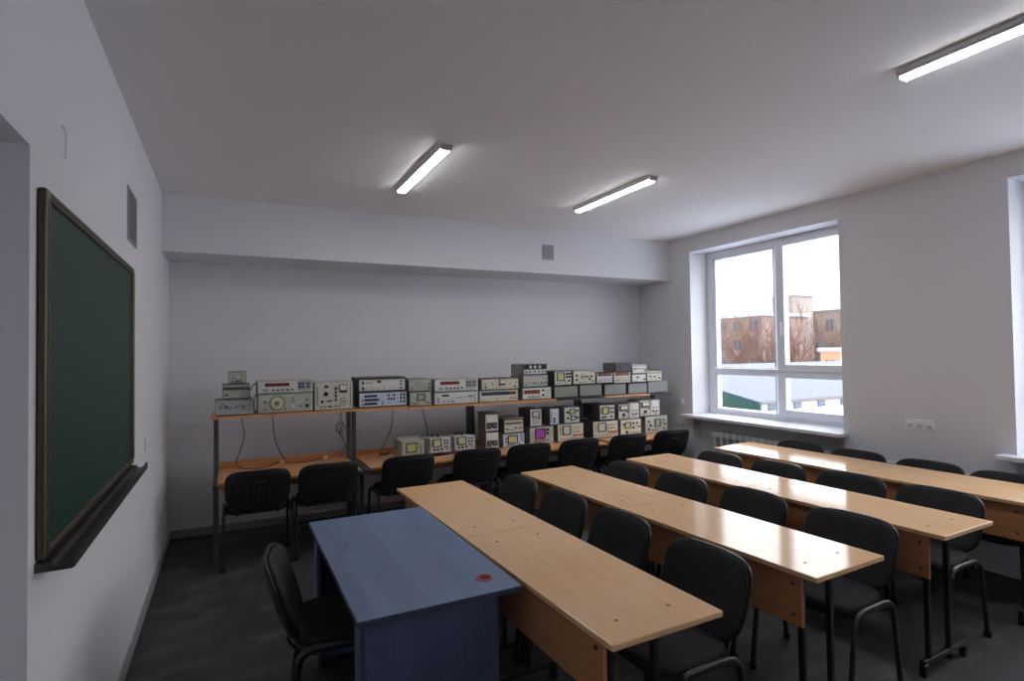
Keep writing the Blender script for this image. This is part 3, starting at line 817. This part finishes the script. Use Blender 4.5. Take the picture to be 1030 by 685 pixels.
I('E1', 'voltmeter', 'small olive unit with a square window below a plain pale unit', 'instrument', .30, 'g_olive', 'g_green',
  [('screen', .52, .38, .30, .36, 's_grn'), ('knobs', [(.18, .3), (.86, .28)], .009, 'knob_w'), ('knobs', [(.1, .85), (.22, .85), (.36, .85)], .007, 'knob_g'), ('btns', [(.78, .82), (.92, .82)], .012, .014, 'knob_b')], UP)
I('E2', 'test_unit', 'plain pale unit with a greenish window beside the four-knob unit', 'instrument', .30, 'g_mid', 'g_light',
  [('plate', .48, .42, .34, .42, 's_grn'), ('knobs', [(.12, .82)], .007, 'knob_r'), ('btns', [(.1, .12), (.72, .55), (.8, .8)], .014, .008, 'knob_r'), ('btns', [(.93, .45), (.93, .8)], .012, .026, 'knob_b')], UP)
I('F1', 'test_unit', 'long pale unit with a little dark window and many small knobs', 'instrument', .36, 'g_light', 'g_white',
  [('disp', .24, .26, .14, .10, 'd_blue'), ('knobs', [(.08, .55), (.08, .82), (.2, .82)], .008, 'knob_g'), ('knobs', [(.31, .8), (.41, .8)], .008, 'knob_bl'), ('knobs', [(.41, .5), (.51, .5), (.61, .5), (.71, .5)], .009, 'dialc'), ('btns', [(.8, .4), (.86, .4)], .016, .016, 'knob_b'), ('btns', [(.94, .3), (.94, .55), (.94, .8)], .012, .018, 'knob_g')], UP)
I('F2', 'frequency_counter', 'frequency counter with a red display in the middle of the shelf row', 'instrument', .36, 'g_light', 'g_white', counter(), UP)
I('G1', 'frequency_counter', 'cream counter with a long dark blue display strip', 'instrument', .36, 'g_light', 'g_cream',
  [('disp', .40, .26, .70, .24, 'd_blue'), ('disp', .86, .26, .18, .2, 'd_red'), ('btns', [(u, .78) for u in (.08, .14, .2, .26)], .014, .010, 'dialc'), ('knobs', [(.46, .75), (.62, .72)], .009, 'knob_w'), ('btns', [(u, .8) for u in (.82, .87, .92, .97)], .010, .012, 'knob_b')], UP)
I('G2', 'voltmeter', 'cream meter unit with one black square meter at its centre', 'instrument', .32, 'g_brown', 'g_cream',
  [('meter', .55, .34, .15, .46), ('knobs', [(.1, .4), (.3, .4)], .013, 'knob_w'), ('knobs', [(.1, .8)], .008, 'knob_b'), ('knobs', [(.77, .4), (.93, .35)], .010, 'dialc'), ('btns', [(.9, .8)], .03, .012, 'knob_b'), ('btns', [(.4, .75), (.5, .8)], .008, .008, 'knob_g')], UP)
I('H1', 'frequency_counter', 'short counter with a reddish display under the three-unit stack', 'instrument', .30, 'g_mid', 'g_white',
  [('disp', .32, .36, .52, .26, 'd_red'), ('btns', G((.72,), (.25, .7)), .03, .02, 'knob_b'), ('knobs', [(.2, .82), (.34, .82), (.44, .82), (.54, .82)], .007, 'knob_g'), ('btns', G((.84, .92), (.3, .55, .8)), .012, .010, 'knob_g')], UP)
I('H2', 'test_unit', 'plain grey unit in the middle of the three-unit stack', 'instrument', .30, 'g_mid', 'g_light',
  [('knobs', [(.26, .5)], .010, 'knob_w'), ('knobs', [(.08, .84), (.4, .7), (.52, .7)], .007, 'knob_g'), ('knobs', [(.76, .7), (.93, .7)], .009, 'knob_g'), ('btns', [(.84, .3), (.92, .3)], .01, .01, 'knob_b')], UP)
I('H3', 'amplifier', 'unit with a black upper front and three ivory knobs topping its stack', 'instrument', .30, 'g_mid', 'g_white',
  [('plate', .5, .26, .98, .46, 'bezel'), ('knobs', [(.28, .28), (.48, .28), (.7, .28)], .016, 'knob_w'), ('knobs', [(.92, .3)], .008, 'knob_b'), ('knobs', [(.1, .82), (.26, .78), (.46, .78), (.66, .78)], .007, 'knob_b'), ('btns', [(.82, .75), (.94, .8)], .016, .014, 'knob_b')], UP)
blank = lambda: [('btns', [(.04, .08), (.96, .08), (.04, .92), (.96, .92)], .006, .006, 'knob_g')]
I('I1', 'instrument_cabinet', 'blank greenish-grey cabinet directly under the shelf scope', 'cabinet', .36, 'g_dark', 'g_olive', blank(), UP)
I('J1', 'instrument_cabinet', 'blank grey cabinet under the cream knob panel', 'cabinet', .36, 'g_dark', 'g_mid', blank(), UP)
I('K1', 'instrument_cabinet', 'blank grey cabinet under the two short red-display counters', 'cabinet', .36, 'g_dark', 'g_mid', blank(), UP)
I('L1', 'instrument_cabinet', 'blank grey cabinet under the low white-faced unit', 'cabinet', .36, 'g_dark', 'g_mid', blank(), UP)
I('M1', 'instrument_cabinet', 'blank grey cabinet at the corner end of the shelf', 'cabinet', .36, 'g_mid', 'g_mid', blank(), UP)
I('I2', 'oscilloscope', 'scope with a yellow screen standing up on the shelf cabinets', 'oscilloscope', .36, 'g_dark', 'g_white',
  [('screen', .36, .38, .36, .46, 's_yel'), ('knobs', [(.74, .18), (.9, .18), (.74, .42), (.9, .42), (.86, .72)], .011, 'knob_b'), ('knobs', [(.14, .86), (.3, .84), (.46, .86)], .009, 'knob_w'), ('btns', [(.62, .75), (.72, .88)], .012, .010, 'knob_b')], UP)
I('J2', 'signal_generator', 'cream panel with brown knobs next to the shelf scope', 'instrument', .34, 'g_mid', 'g_cream',
  [('dial', .44, .45, .030), ('knobs', [(.14, .35), (.14, .7), (.62, .45), (.82, .45), (.74, .68)], .012, 'g_brown'), ('btns', [(u, .1) for u in (.78, .86, .94)], .008, .012, 'g_brown'), ('btns', [(.3, .88), (.5, .86), (.86, .84), (.92, .84)], .014, .012, 'knob_b')], UP)
shortc = lambda: [('disp', .5, .16, .80, .20, 'd_red'), ('btns', G(lp(.12, .9, 6), (.58,)), .010, .012, 'knob_g'), ('btns', G(lp(.5, .92, 4), (.78,)), .010, .012, 'knob_b'), ('knobs', [(.12, .8), (.28, .8)], .007, 'knob_g')]
I('K2', 'frequency_counter', 'short counter with a red display strip beside the cream knob panel', 'instrument', .30, 'g_dark', 'g_white', shortc(), UP)
I('L2', 'frequency_counter', 'short counter with a red display strip under the dark green box', 'instrument', .30, 'g_mid', 'g_cream', shortc(), UP)
I('L3', 'test_unit', 'low white-faced unit with a dark keyhole at the shelf end stack', 'instrument', .30, 'g_dark', 'g_white',
  [('plate', .4, .4, .14, .2, 'bezel'), ('btns', [(.85, .7), (.92, .7)], .014, .018, 'knob_b'), ('btns', [(.1, .85), (.2, .85), (.3, .85)], .01, .01, 'knob_g')], UP)
I('M2', 'signal_generator', 'cream unit with a row of brown keys at the corner end', 'instrument', .30, 'g_light', 'g_cream',
  [('btns', G(lp(.12, .9, 6), (.16,)), .016, .014, 'g_brown'), ('knobs', [(.2, .55), (.5, .6), (.85, .75)], .010, 'g_brown'), ('btns', [(.75, .45), (.3, .85), (.6, .85)], .014, .01, 'knob_g')], UP)
I('N1', 'instrument_cabinet', 'dark green fronted box topping the corner end stacks', 'cabinet', .26, 'g_brown', 'g_dark',
  [('plate', .62, .5, .7, .84, 'd_dark'), ('btns', [(.06, .2), (.06, .8)], .008, .008, 'knob_g')], UP)
I('N2', 'test_unit', 'white unit with reddish lettered scales topping the low white-faced unit', 'instrument', .28, 'g_light', 'g_white',
  [('plate', .5, .12, .9, .06, 'g_brown'), ('btns', G(lp(.3, .75, 4), (.45,)), .014, .010, 'knob_r'), ('knobs', [(.14, .5), (.9, .6)], .010, 'knob_g'), ('btns', [(.9, .85)], .02, .012, 'knob_r')], UP)
# loose probe leads lying on the last shelf unit
bm = B(); rl = random.Random(5)
for k in range(7):
    y0 = -.76+.02*k; z = 1.4405+.006
    pts = [(5.03+.004*k, y0, z+.012*(k % 3)), (5.09, y0+rl.uniform(-.02, .02), z+.022+.006*(k % 3)), (5.15, y0+rl.uniform(-.02, .03), z+.014+.006*(k % 2)), (5.21, y0+rl.uniform(-.01, .02), z+.02), (5.245, y0, z+.004)]
    tube(bm, smooth_path(pts, 5), .005, 6)
tag(obj('probe_leads', bm, 'g_brown', smooth=True), 'bundle of dark probe leads on the cream corner unit', 'cable')

# lower tier on the benches
scopef = lambda sc='s_yel', u=.34: [('screen', u, .34, .34, .40, sc), ('knobs', [(.72, .2), (.88, .2), (.72, .42), (.88, .42)], .010, 'knob_g'), ('knobs', [(.18, .82), (.36, .82), (.56, .8)], .010, 'knob_b'),
                       ('btns', [(.06, v) for v in (.15, .28, .41, .54)], .010, .010, 'knob_b'), ('btns', [(.72, .66), (.8, .66), (.88, .66), (.8, .84), (.92, .84)], .012, .012, 'knob_b')]
YL = -.82
I('a', 'oscilloscope', 'small grey scope with its carrying handle swung up behind', 'oscilloscope', .30, 'g_light', 'g_green',
  [('screen', .42, .38, .40, .40, 's_yel'), ('btns', [(.88, v) for v in (.4, .55, .7, .85)], .014, .012, 'knob_b'), ('plate', .82, .22, .2, .2, 's_grn'), ('knobs', [(.16, .86), (.34, .86), (.52, .86)], .007, 'knob_g'), ('carry',)], LO, yf=-.94)
I('b', 'oscilloscope', 'small scope tilted up on a wire stand beside the handled scope', 'oscilloscope', .30, 'g_light', 'g_white', scopef()+[('stand',), ('strap',)], LO, yf=-.94, tilt=.10, lift=.034)
I('c', 'oscilloscope', 'small scope tilted up on a wire stand next to the uprights', 'oscilloscope', .30, 'g_light', 'g_white', scopef()+[('stand',), ('strap',)], LO, yf=-.94, tilt=.10, lift=.034)
meterf = lambda: [('plate', .48, .28, .62, .36, 'meterw'), ('plate', .5, .70, .8, .34, 'g_dark'), ('knobs', [(.28, .7), (.72, .7)], .012, 'knob_g'), ('knobs', [(.5, .86)], .008, 'knob_w')]
I('d1', 'voltmeter', 'narrow pale meter in a brown case, lower of the pair', 'instrument', .19, 'g_brown', 'g_white', meterf()+[('vents',)], LO, yf=YL)
I('d2', 'voltmeter', 'narrow pale meter in a brown case, upper of the pair', 'instrument', .19, 'g_brown', 'g_white', meterf()+[('lid', 'g_dark')], LO, yf=YL)
I('e1', 'oscilloscope', 'pale blue scope with a yellow-green screen under the beige box', 'oscilloscope', .28, 'g_light', 'g_blue',
  [('screen', .45, .42, .38, .46, 's_yel'), ('btns', [(.9, v) for v in (.15, .3, .45, .6)], .016, .010, 'knob_bl'), ('knobs', [(.12, .3), (.12, .6), (.78, .86)], .009, 'knob_g'), ('btns', [(.2, .88), (.34, .88), (.48, .88)], .014, .010, 'knob_b')], LO, yf=YL)
I('e2', 'signal_generator', 'beige box with a brown strip and side handles above the pale blue scope', 'instrument', .26, 'g_brown', 'g_cream',
  [('plate', .48, .28, .86, .14, 'g_brown'), ('knobs', [(.14, .72), (.6, .66), (.84, .66)], .010, 'knob_g'), ('btns', [(.3, .8), (.42, .8)], .01, .01, 'knob_b'), ('lid', 'g_brown')], LO, yf=YL)
I('f1', 'oscilloscope', 'scope with a bright purple screen', 'oscilloscope', .30, 'g_mid', 'g_green',
  [('screen', .42, .40, .36, .50, 's_pur'), ('knobs', [(.74, .18), (.74, .40)], .013, 'knob_b'), ('knobs', [(.9, .2), (.9, .42), (.9, .64)], .009, 'knob_w'), ('btns', [(.22, .86), (.6, .84)], .03, .014, 'knob_r'), ('btns', [(.08, v) for v in (.3, .5, .7)], .010, .012, 'knob_g'), ('knobs', [(.4, .88), (.76, .82)], .009, 'knob_g')], LO, yf=YL)
I('f2', 'voltmeter', 'upright meter in a dark case standing on the purple-screened scope', 'instrument', .27, 'g_dark', 'g_white',
  [('screen', .5, .30, .50, .26, 's_pale'), ('btns', G((.25, .5, .75), (.6, .72, .84)), .016, .010, 'knob_g'), ('knobs', [(.8, .55)], .007, 'knob_r'), ('vents',)], LO, yf=YL)
I('f3', 'voltmeter', 'narrow upright unit sharing the top of the purple-screened scope', 'instrument', .24, 'g_brown', 'g_blue',
  [('plate', .5, .30, .5, .30, 's_pale'), ('btns', [(.14, v) for v in (.2, .4, .6, .8)], .010, .016, 'knob_b'), ('knobs', [(.5, .65), (.5, .84)], .012, 'knob_g')], LO, yf=YL)
bigs = lambda sc: [('screen', .34, .36, .26, .42, sc), ('knobs', G((.62, .74, .86), (.2, .44)), .011, 'dialc'), ('knobs', G((.62, .74, .86, .94), (.7,)), .009, 'knob_r'), ('btns', [(u, .88) for u in lp(.1, .9, 8)], .014, .010, 'knob_b'), ('btns', [(.08, v) for v in (.15, .3, .45, .6)], .012, .014, 'knob_r')]
I('g1', 'oscilloscope', 'wide cream scope under the unit with two little screens', 'oscilloscope', .28, 'g_mid', 'g_cream', bigs('s_pale'), LO, yf=YL)
I('g2', 'test_unit', 'upright unit with two little screens set one above the other', 'instrument', .24, 'g_mid', 'g_white',
  [('screen', .52, .26, .30, .22, 's_yel'), ('screen', .58, .72, .26, .20, 's_pale'), ('knobs', [(.18, .3), (.86, .22), (.2, .7), (.86, .7)], .011, 'knob_b'), ('btns', [(.3, .5), (.45, .5), (.86, .46)], .012, .010, 'knob_g')], LO, yf=YL)
I('h1', 'oscilloscope', 'wide cream scope in a dark case, lower of the two by the uprights', 'oscilloscope', .26, 'g_dark', 'g_cream', bigs('s_pale'), LO, yf=YL)
I('h2', 'oscilloscope', 'yellow-screened scope in a long dark case on the wide cream scope', 'oscilloscope', .36, 'g_dark', 'g_white',
  [('screen', .38, .36, .34, .38, 's_yel'), ('knobs', [(.74, .2), (.88, .2), (.74, .5), (.88, .5)], .010, 'knob_g'), ('knobs', [(.18, .84), (.36, .82), (.8, .82)], .010, 'knob_b'), ('btns', [(.08, v) for v in (.2, .35, .5)], .01, .012, 'knob_b')], LO, yf=YL)
I('i1', 'oscilloscope', 'cream scope with a small yellow screen under two narrow meters', 'oscilloscope', .28, 'g_mid', 'g_cream',
  [('screen', .34, .36, .22, .30, 's_yel'), ('knobs', [(.14, .3), (.62, .24), (.8, .24), (.62, .55)], .012, 'g_brown'), ('knobs', [(.3, .82)], .014, 'knob_b'), ('btns', [(u, .86) for u in (.5, .62, .74, .86)], .02, .012, 'knob_g'), ('btns', [(.86, .5), (.94, .5)], .012, .02, 'knob_r')], LO, yf=YL)
nm = lambda: [('meter', .5, .26, .74, .34), ('knobs', [(.5, .74)], .017, 'knob_b'), ('btns', [(.2, .9), (.5, .92), (.8, .9)], .010, .010, 'knob_g'), ('knobs', [(.86, .55)], .008, 'knob_r')]
nm2 = lambda: [('plate', .5, .28, .6, .36, 'meterw'), ('plate', .5, .5, .7, .04, 'g_brown'), ('knobs', [(.3, .74), (.7, .74)], .010, 'knob_r'), ('btns', [(.5, .9)], .03, .010, 'knob_g')]
I('i2', 'voltmeter', 'narrow meter with a black-rimmed window beside the long dark case', 'instrument', .24, 'g_mid', 'g_white', nm(), LO, yf=YL)
I('i3', 'voltmeter', 'narrow pale meter with red knobs on the small yellow-screened scope', 'instrument', .24, 'g_light', 'g_white', nm2(), LO, yf=YL)
I('j1', 'oscilloscope', 'rounded pale scope with a dark oblong screen at the corner end', 'oscilloscope', .30, 'g_mid', 'g_green',
  [('screen', .55, .42, .20, .38, 's_grn'), ('knobs', [(.14, .3), (.22, .55), (.14, .8)], .012, 'g_brown'), ('knobs', [(.82, .25), (.9, .5), (.82, .8)], .011, 'knob_g'), ('btns', [(.74, .42), (.3, .85), (.4, .85), (.5, .85)], .018, .010, 'knob_b')], LO, yf=YL)
I('j2', 'voltmeter', 'narrow meter with a black-rimmed window on the rounded pale scope', 'instrument', .24, 'g_light', 'g_white', nm(), LO, yf=YL)
I('j3', 'voltmeter', 'last narrow pale meter by the corner on the rounded pale scope', 'instrument', .24, 'g_light', 'g_white', nm2(), LO, yf=YL)

# ------------------------------------------------------------------ cords
def cord(name, label, pts, r=.004, plug=None, sub=8):
    o = obj(name, tube(B(), smooth_path(pts, sub), r, 8), 'cord', smooth=True); tag(o, label, 'cable', 'power cables at the benches')
    if plug:
        p = Vector(plug); bm = B(); box(bm, p.x-.028, p.x+.028, p.y-.02, p.y+.02, p.z, p.z+.034, .010, seg=3); obj('plug', bm, 'plug', o)
    return o
zc = BZ+.0045
cord('power_cable', 'black cord looping onto the bench below the stack of small grey units', [(.60, -.34, 1.20), (.609, -.345, 1.10), (.625, -.42, .96), (.590, -.45, .83), (.56, -.50, .735), (.60, -.56, zc), (.72, -.66, zc), (.83, -.60, zc), (.91, -.50, zc+.008)], plug=(.945, -.48, BZ))
cord('power_cable', 'black cord dropping to the bench below the big round dial', [(.865, -.34, 1.20), (.873, -.345, 1.10), (.880, -.42, .94), (.92, -.45, .80), (.99, -.52, zc+.004), (1.08, -.55, zc), (1.18, -.53, zc), (1.29, -.50, zc+.008)], plug=(1.325, -.49, BZ))
cord('power_cable', 'coiled black cord hanging below the wall socket', [(1.547, -.03, 1.10), (1.550, -.035, 1.01), (1.575, -.04, .965), (1.585, -.045, .915), (1.545, -.05, .872), (1.50, -.05, .895), (1.497, -.045, .945), (1.53, -.04, .975), (1.558, -.055, .955), (1.535, -.07, .88), (1.525, -.09, .862), (1.55, -.12, .82), (1.56, -.2, .78), (1.54, -.33, .775), (1.50, -.40, .752), (1.49, -.424, .7435)])
cord('power_cable', 'black cord slanting down onto the bench beside the handled scope', [(2.03, -.34, 1.19), (2.025, -.345, 1.10), (1.975, -.42, .92), (1.905, -.45, .78), (1.85, -.48, zc+.01), (1.86, -.52, zc), (1.95, -.50, zc), (1.90, -.56, zc), (1.80, -.60, zc)])
cord('power_cable', 'black cord hanging down behind the handled scope', [(2.325, -.34, 1.19), (2.33, -.345, 1.10), (2.35, -.42, .95), (2.362, -.45, .80), (2.365, -.455, .70)])
cord('power_cable', 'black cord looping beside the stack of small grey units', [(.62, -.405, 1.36), (.672, -.62, 1.385), (.690, -.73, 1.43), (.706, -.755, 1.447), (.716, -.75, 1.42), (.715, -.75, 1.36), (.700, -.74, 1.32), (.698, -.73, 1.25), (.706, -.70, 1.1875), (.710, -.55, 1.1875)], r=.0045)

# ------------------------------------------------------------------ outside
bm = B(); box(bm, 6.4, 140, -60, 120, -4.9, -4.5); o = struct('ground', bm, 'snow', label='snowy ground outside')
r = empty('flat_roof', (14, 6, -4.5)); tag(r, 'snow covered flat roof just outside the window', 'roof')
bm = B(); box(bm, -6.5, 7.0, -30, 16, 0, 3.55, .05); obj('roof_deck', bm, 'snow', r)
# long shed with a blue sheet roof, gable end facing the school
r = empty('shed', (34, 19.5, -4.5)); tag(r, 'long shed with a blue metal roof and green gable', 'shed')
ze, zr = -.67+4.5, .80+4.5
bm = B(); prism(bm, [(-7.9, 0), (7.9, 0), (7.9, ze-.05), (0, zr-.06), (-7.9, ze-.05)], 0, -12, 12); obj('shed_wall', bm, 'green', r)
bm = B(); box(bm, -11.95, 12, -8.0, -7.88, ze-1.6, ze-.10); obj('side_wall', bm, 'snow', r)
for k in range(14):
    bm = B(); xk = -11.6+k*1.75; box(bm, xk, xk+.5, -8.06, -7.98, ze-.42, ze-.12); obj('window', bm, 'winglass', r)
for s in (-1, 1):
    bm = B(); prism(bm, [(0, zr), (0, zr-.06), (s*8.0, ze-.06), (s*8.0, ze)], 0, -12.15, 12.1); obj('roof_slope', bm, 'roofblue', r)
bm = B(); box(bm, -12.2, 12.1, -8.12, -8.0, ze-.12, ze-.02); obj('gutter', bm, 'g_brown', r)

r = empty('annex', (34.5, 6.6, -4.5)); tag(r, 'low snow-topped annex along the side of the blue roofed shed', 'building')
bm = B(); box(bm, -12.4, 12, -4.6, 4.7, 0, 3.25); obj('wall', bm, 'concrete', r)
bm = B(); box(bm, -12.6, 12.1, -4.75, 4.72, 3.25, 3.42, .03); obj('roof_snow', bm, 'snow', r)
def building(name, label, x0, x1, y0, y1, z1, wallm, roofm, rows_, cols, wz, pitched=0, lit=()):
    r = empty(name, ((x0+x1)/2, (y0+y1)/2, -4.5)); tag(r, label, 'building')
    hx, hy, h = (x1-x0)/2, (y1-y0)/2, z1+4.5
    bm = B(); box(bm, -hx, hx, -hy, hy, 0, h); obj('wall', bm, wallm, r)
    bm = B()
    if pitched: prism(bm, [(-hx-.4, h), (hx+.4, h), (0, h+pitched)], 1, -hy-.3, hy+.3)
    else: box(bm, -hx-.2, hx+.2, -hy-.2, hy+.2, h, h+.35)
    obj('roof', bm, roofm, r)
    for j in range(rows_):
        for i in range(cols):
            y = -hy+(i+.5)*2*hy/cols; z = wz[0]+j*wz[1]
            w_, h_ = 2*hy/cols*.24, wz[1]*.26
            bm = B(); box(bm, -hx-.08, -hx+.05, y-w_-.08, y+w_+.08, z-h_-.08, z+h_+.08); box(bm, -hx-.12, -hx-.05, y-.04, y+.04, z-h_, z+h_)
            f = obj('window', bm, wallm, r)
            bm = B(); box(bm, -hx-.10, -hx-.04, y-w_, y+w_, z-h_, z+h_); obj('pane', bm, 'winglass', f)
    return r
building('apartment_block', 'long pale brick building with a snowy roof far outside', 70, 82, 26, 45.5, 6.7, 'concrete', 'frost', 3, 9, (3.2, 3.0), 2.0)
building('brick_tower', 'tall blocky brown tower beyond the window mullion', 65, 69, 41.7, 44.7, 8.6, 'tower', 'snow', 2, 1, (9.0, 2.4))
building('brick_house', 'orange brick building behind the bare trees', 55, 63, 38.2, 52, 5.6, 'brick', 'snow', 3, 6, (4.6, 2.2))
building('garage', 'small sunlit peach garage beyond the blue roof', 50, 54, 25.9, 27.8, 1.45, 'peach', 'snow', 1, 1, (4.6, 2.0))

def tree(x, y, h, label, seed, spread=.5):
    rg_ = random.Random(seed)
    r = empty('bare_tree', (x, y, -4.5)); tag(r, label, 'tree', 'bare trees outside')
    tb, bb_ = B(), B()
    tube(tb, [Vector((0, 0, 0)), Vector((.05, 0, h*.2)), Vector((0, .05, h*.4)), Vector((.05, 0, h*.62))], .16, 7)
    def br(p, d, L, rad, lvl):
        n = 4; pts = [p]
        for i in range(n):
            d = (d+Vector((rg_.uniform(-.18, .18), rg_.uniform(-.18, .18), rg_.uniform(-.02, .14)))).normalized()
            pts.append(pts[-1]+d*L/n)
        tube(bb_, pts, rad, 4)
        if lvl == 0: return
        for k in range(5 if lvl > 1 else 4):
            q = pts[1+k % 4]
            dd = (d+Vector((rg_.uniform(-.9, .9), rg_.uniform(-.9, .9), rg_.uniform(-.1, .7)))).normalized()
            br(q, dd, L*rg_.uniform(.5, .7), rad*.55, lvl-1)
    for k in range(9):
        a = k*2.4; z = h*(.22+.045*k)
        br(Vector((0, 0, z)), Vector((math.cos(a)*spread, math.sin(a)*spread, .75)).normalized(), h*rg_.uniform(.3, .42), .06, 3)
    obj('trunk', tb, 'bark', r); obj('branches', bb_, 'bark', r)
tree(49, 36.2, 9.4, 'bare tree before the orange brick building, nearest the window frame', 11)
tree(51, 31.4, 9.0, 'bare tree standing before the brown tower', 12)
tree(47.5, 39.5, 8.6, 'thin bare tree partly behind the window frame', 13)
tree(62, 33.0, 9.2, 'bare tree between the tower and the peach garage', 14)
tree(61, 31.0, 8.4, 'bare tree rising behind the peach garage', 15)
tree(50, 33.2, 8.2, 'low bare tree in the middle of the window view', 16)

# ------------------------------------------------------------------ light
w = bpy.data.worlds.new('sky'); S.world = w; w.use_nodes = True
nt = w.node_tree; bg = nt.nodes['Background']
tc = nt.nodes.new('ShaderNodeTexCoord')
dt = nt.nodes.new('ShaderNodeVectorMath'); dt.operation = 'DOT_PRODUCT'; dt.inputs[1].default_value = (.92, -.36, .16)
mr = nt.nodes.new('ShaderNodeMapRange'); mr.interpolation_type = 'SMOOTHSTEP'; mr.inputs[1].default_value = -.35; mr.inputs[2].default_value = .75
mr.inputs[3].default_value = 1.9; mr.inputs[4].default_value = 7.5
ml = nt.nodes.new('ShaderNodeMath'); ml.operation = 'MULTIPLY'
el = nt.nodes.new('ShaderNodeMapRange'); el.inputs[1].default_value = .05; el.inputs[2].default_value = .65; el.inputs[3].default_value = .32; el.inputs[4].default_value = 1.25
cr = nt.nodes.new('ShaderNodeValToRGB'); sp = nt.nodes.new('ShaderNodeSeparateXYZ')
nt.links.new(tc.outputs['Generated'], dt.inputs[0]); nt.links.new(dt.outputs['Value'], mr.inputs[0]); nt.links.new(mr.outputs[0], ml.inputs[0]); nt.links.new(ml.outputs[0], bg.inputs[1])
nt.links.new(tc.outputs['Generated'], sp.inputs[0]); nt.links.new(sp.outputs[2], cr.inputs[0]); nt.links.new(sp.outputs[2], el.inputs[0]); nt.links.new(el.outputs[0], ml.inputs[1])
cr.color_ramp.elements[0].position = 0; cr.color_ramp.elements[0].color = (1.0, .96, .95, 1)
cr.color_ramp.elements[1].position = .5; cr.color_ramp.elements[1].color = (.86, .92, 1.0, 1)
nt.links.new(cr.outputs[0], bg.inputs[0])
sun = bpy.data.lights.new('low_sun', 'SUN'); sun.energy = 1.5; sun.color = (1.0, .86, .74); sun.angle = .02
so = bpy.data.objects.new('low_sun', sun); COL.objects.link(so)
so.rotation_euler = Vector((.92, .34, -.16)).to_track_quat('-Z', 'Y').to_euler()

# ------------------------------------------------------------------ camera
cam = bpy.data.cameras.new('camera'); co = bpy.data.objects.new('camera', cam); COL.objects.link(co); S.camera = co
ya, pi_, ro, f = .4674, .0230, -.0142, 563.694
Fv = Vector((math.sin(ya)*math.cos(pi_), math.cos(ya)*math.cos(pi_), math.sin(pi_)))
Rv = Vector((math.cos(ya), -math.sin(ya), 0)); Uv = Rv.cross(Fv)
R2 = Rv*math.cos(ro)+Uv*math.sin(ro); U2 = -Rv*math.sin(ro)+Uv*math.cos(ro)
mw = Matrix((R2, U2, -Fv)).transposed().to_4x4(); mw.translation = Vector((.5053, -6.1114, 1.6772))
co.matrix_world = mw
cam.sensor_width = 36; cam.sensor_fit = 'HORIZONTAL'; cam.lens = f/1030*36; cam.clip_end = 400; cam.clip_start = .02

S.view_settings.view_transform = 'Standard'; S.view_settings.look = 'None'; S.view_settings.gamma = 1; S.view_settings.exposure = 0.12
S.view_settings.use_curve_mapping = False
S.cycles.use_denoising = True
S.cycles.max_bounces = 10; S.cycles.diffuse_bounces = 6; S.cycles.transparent_max_bounces = 12
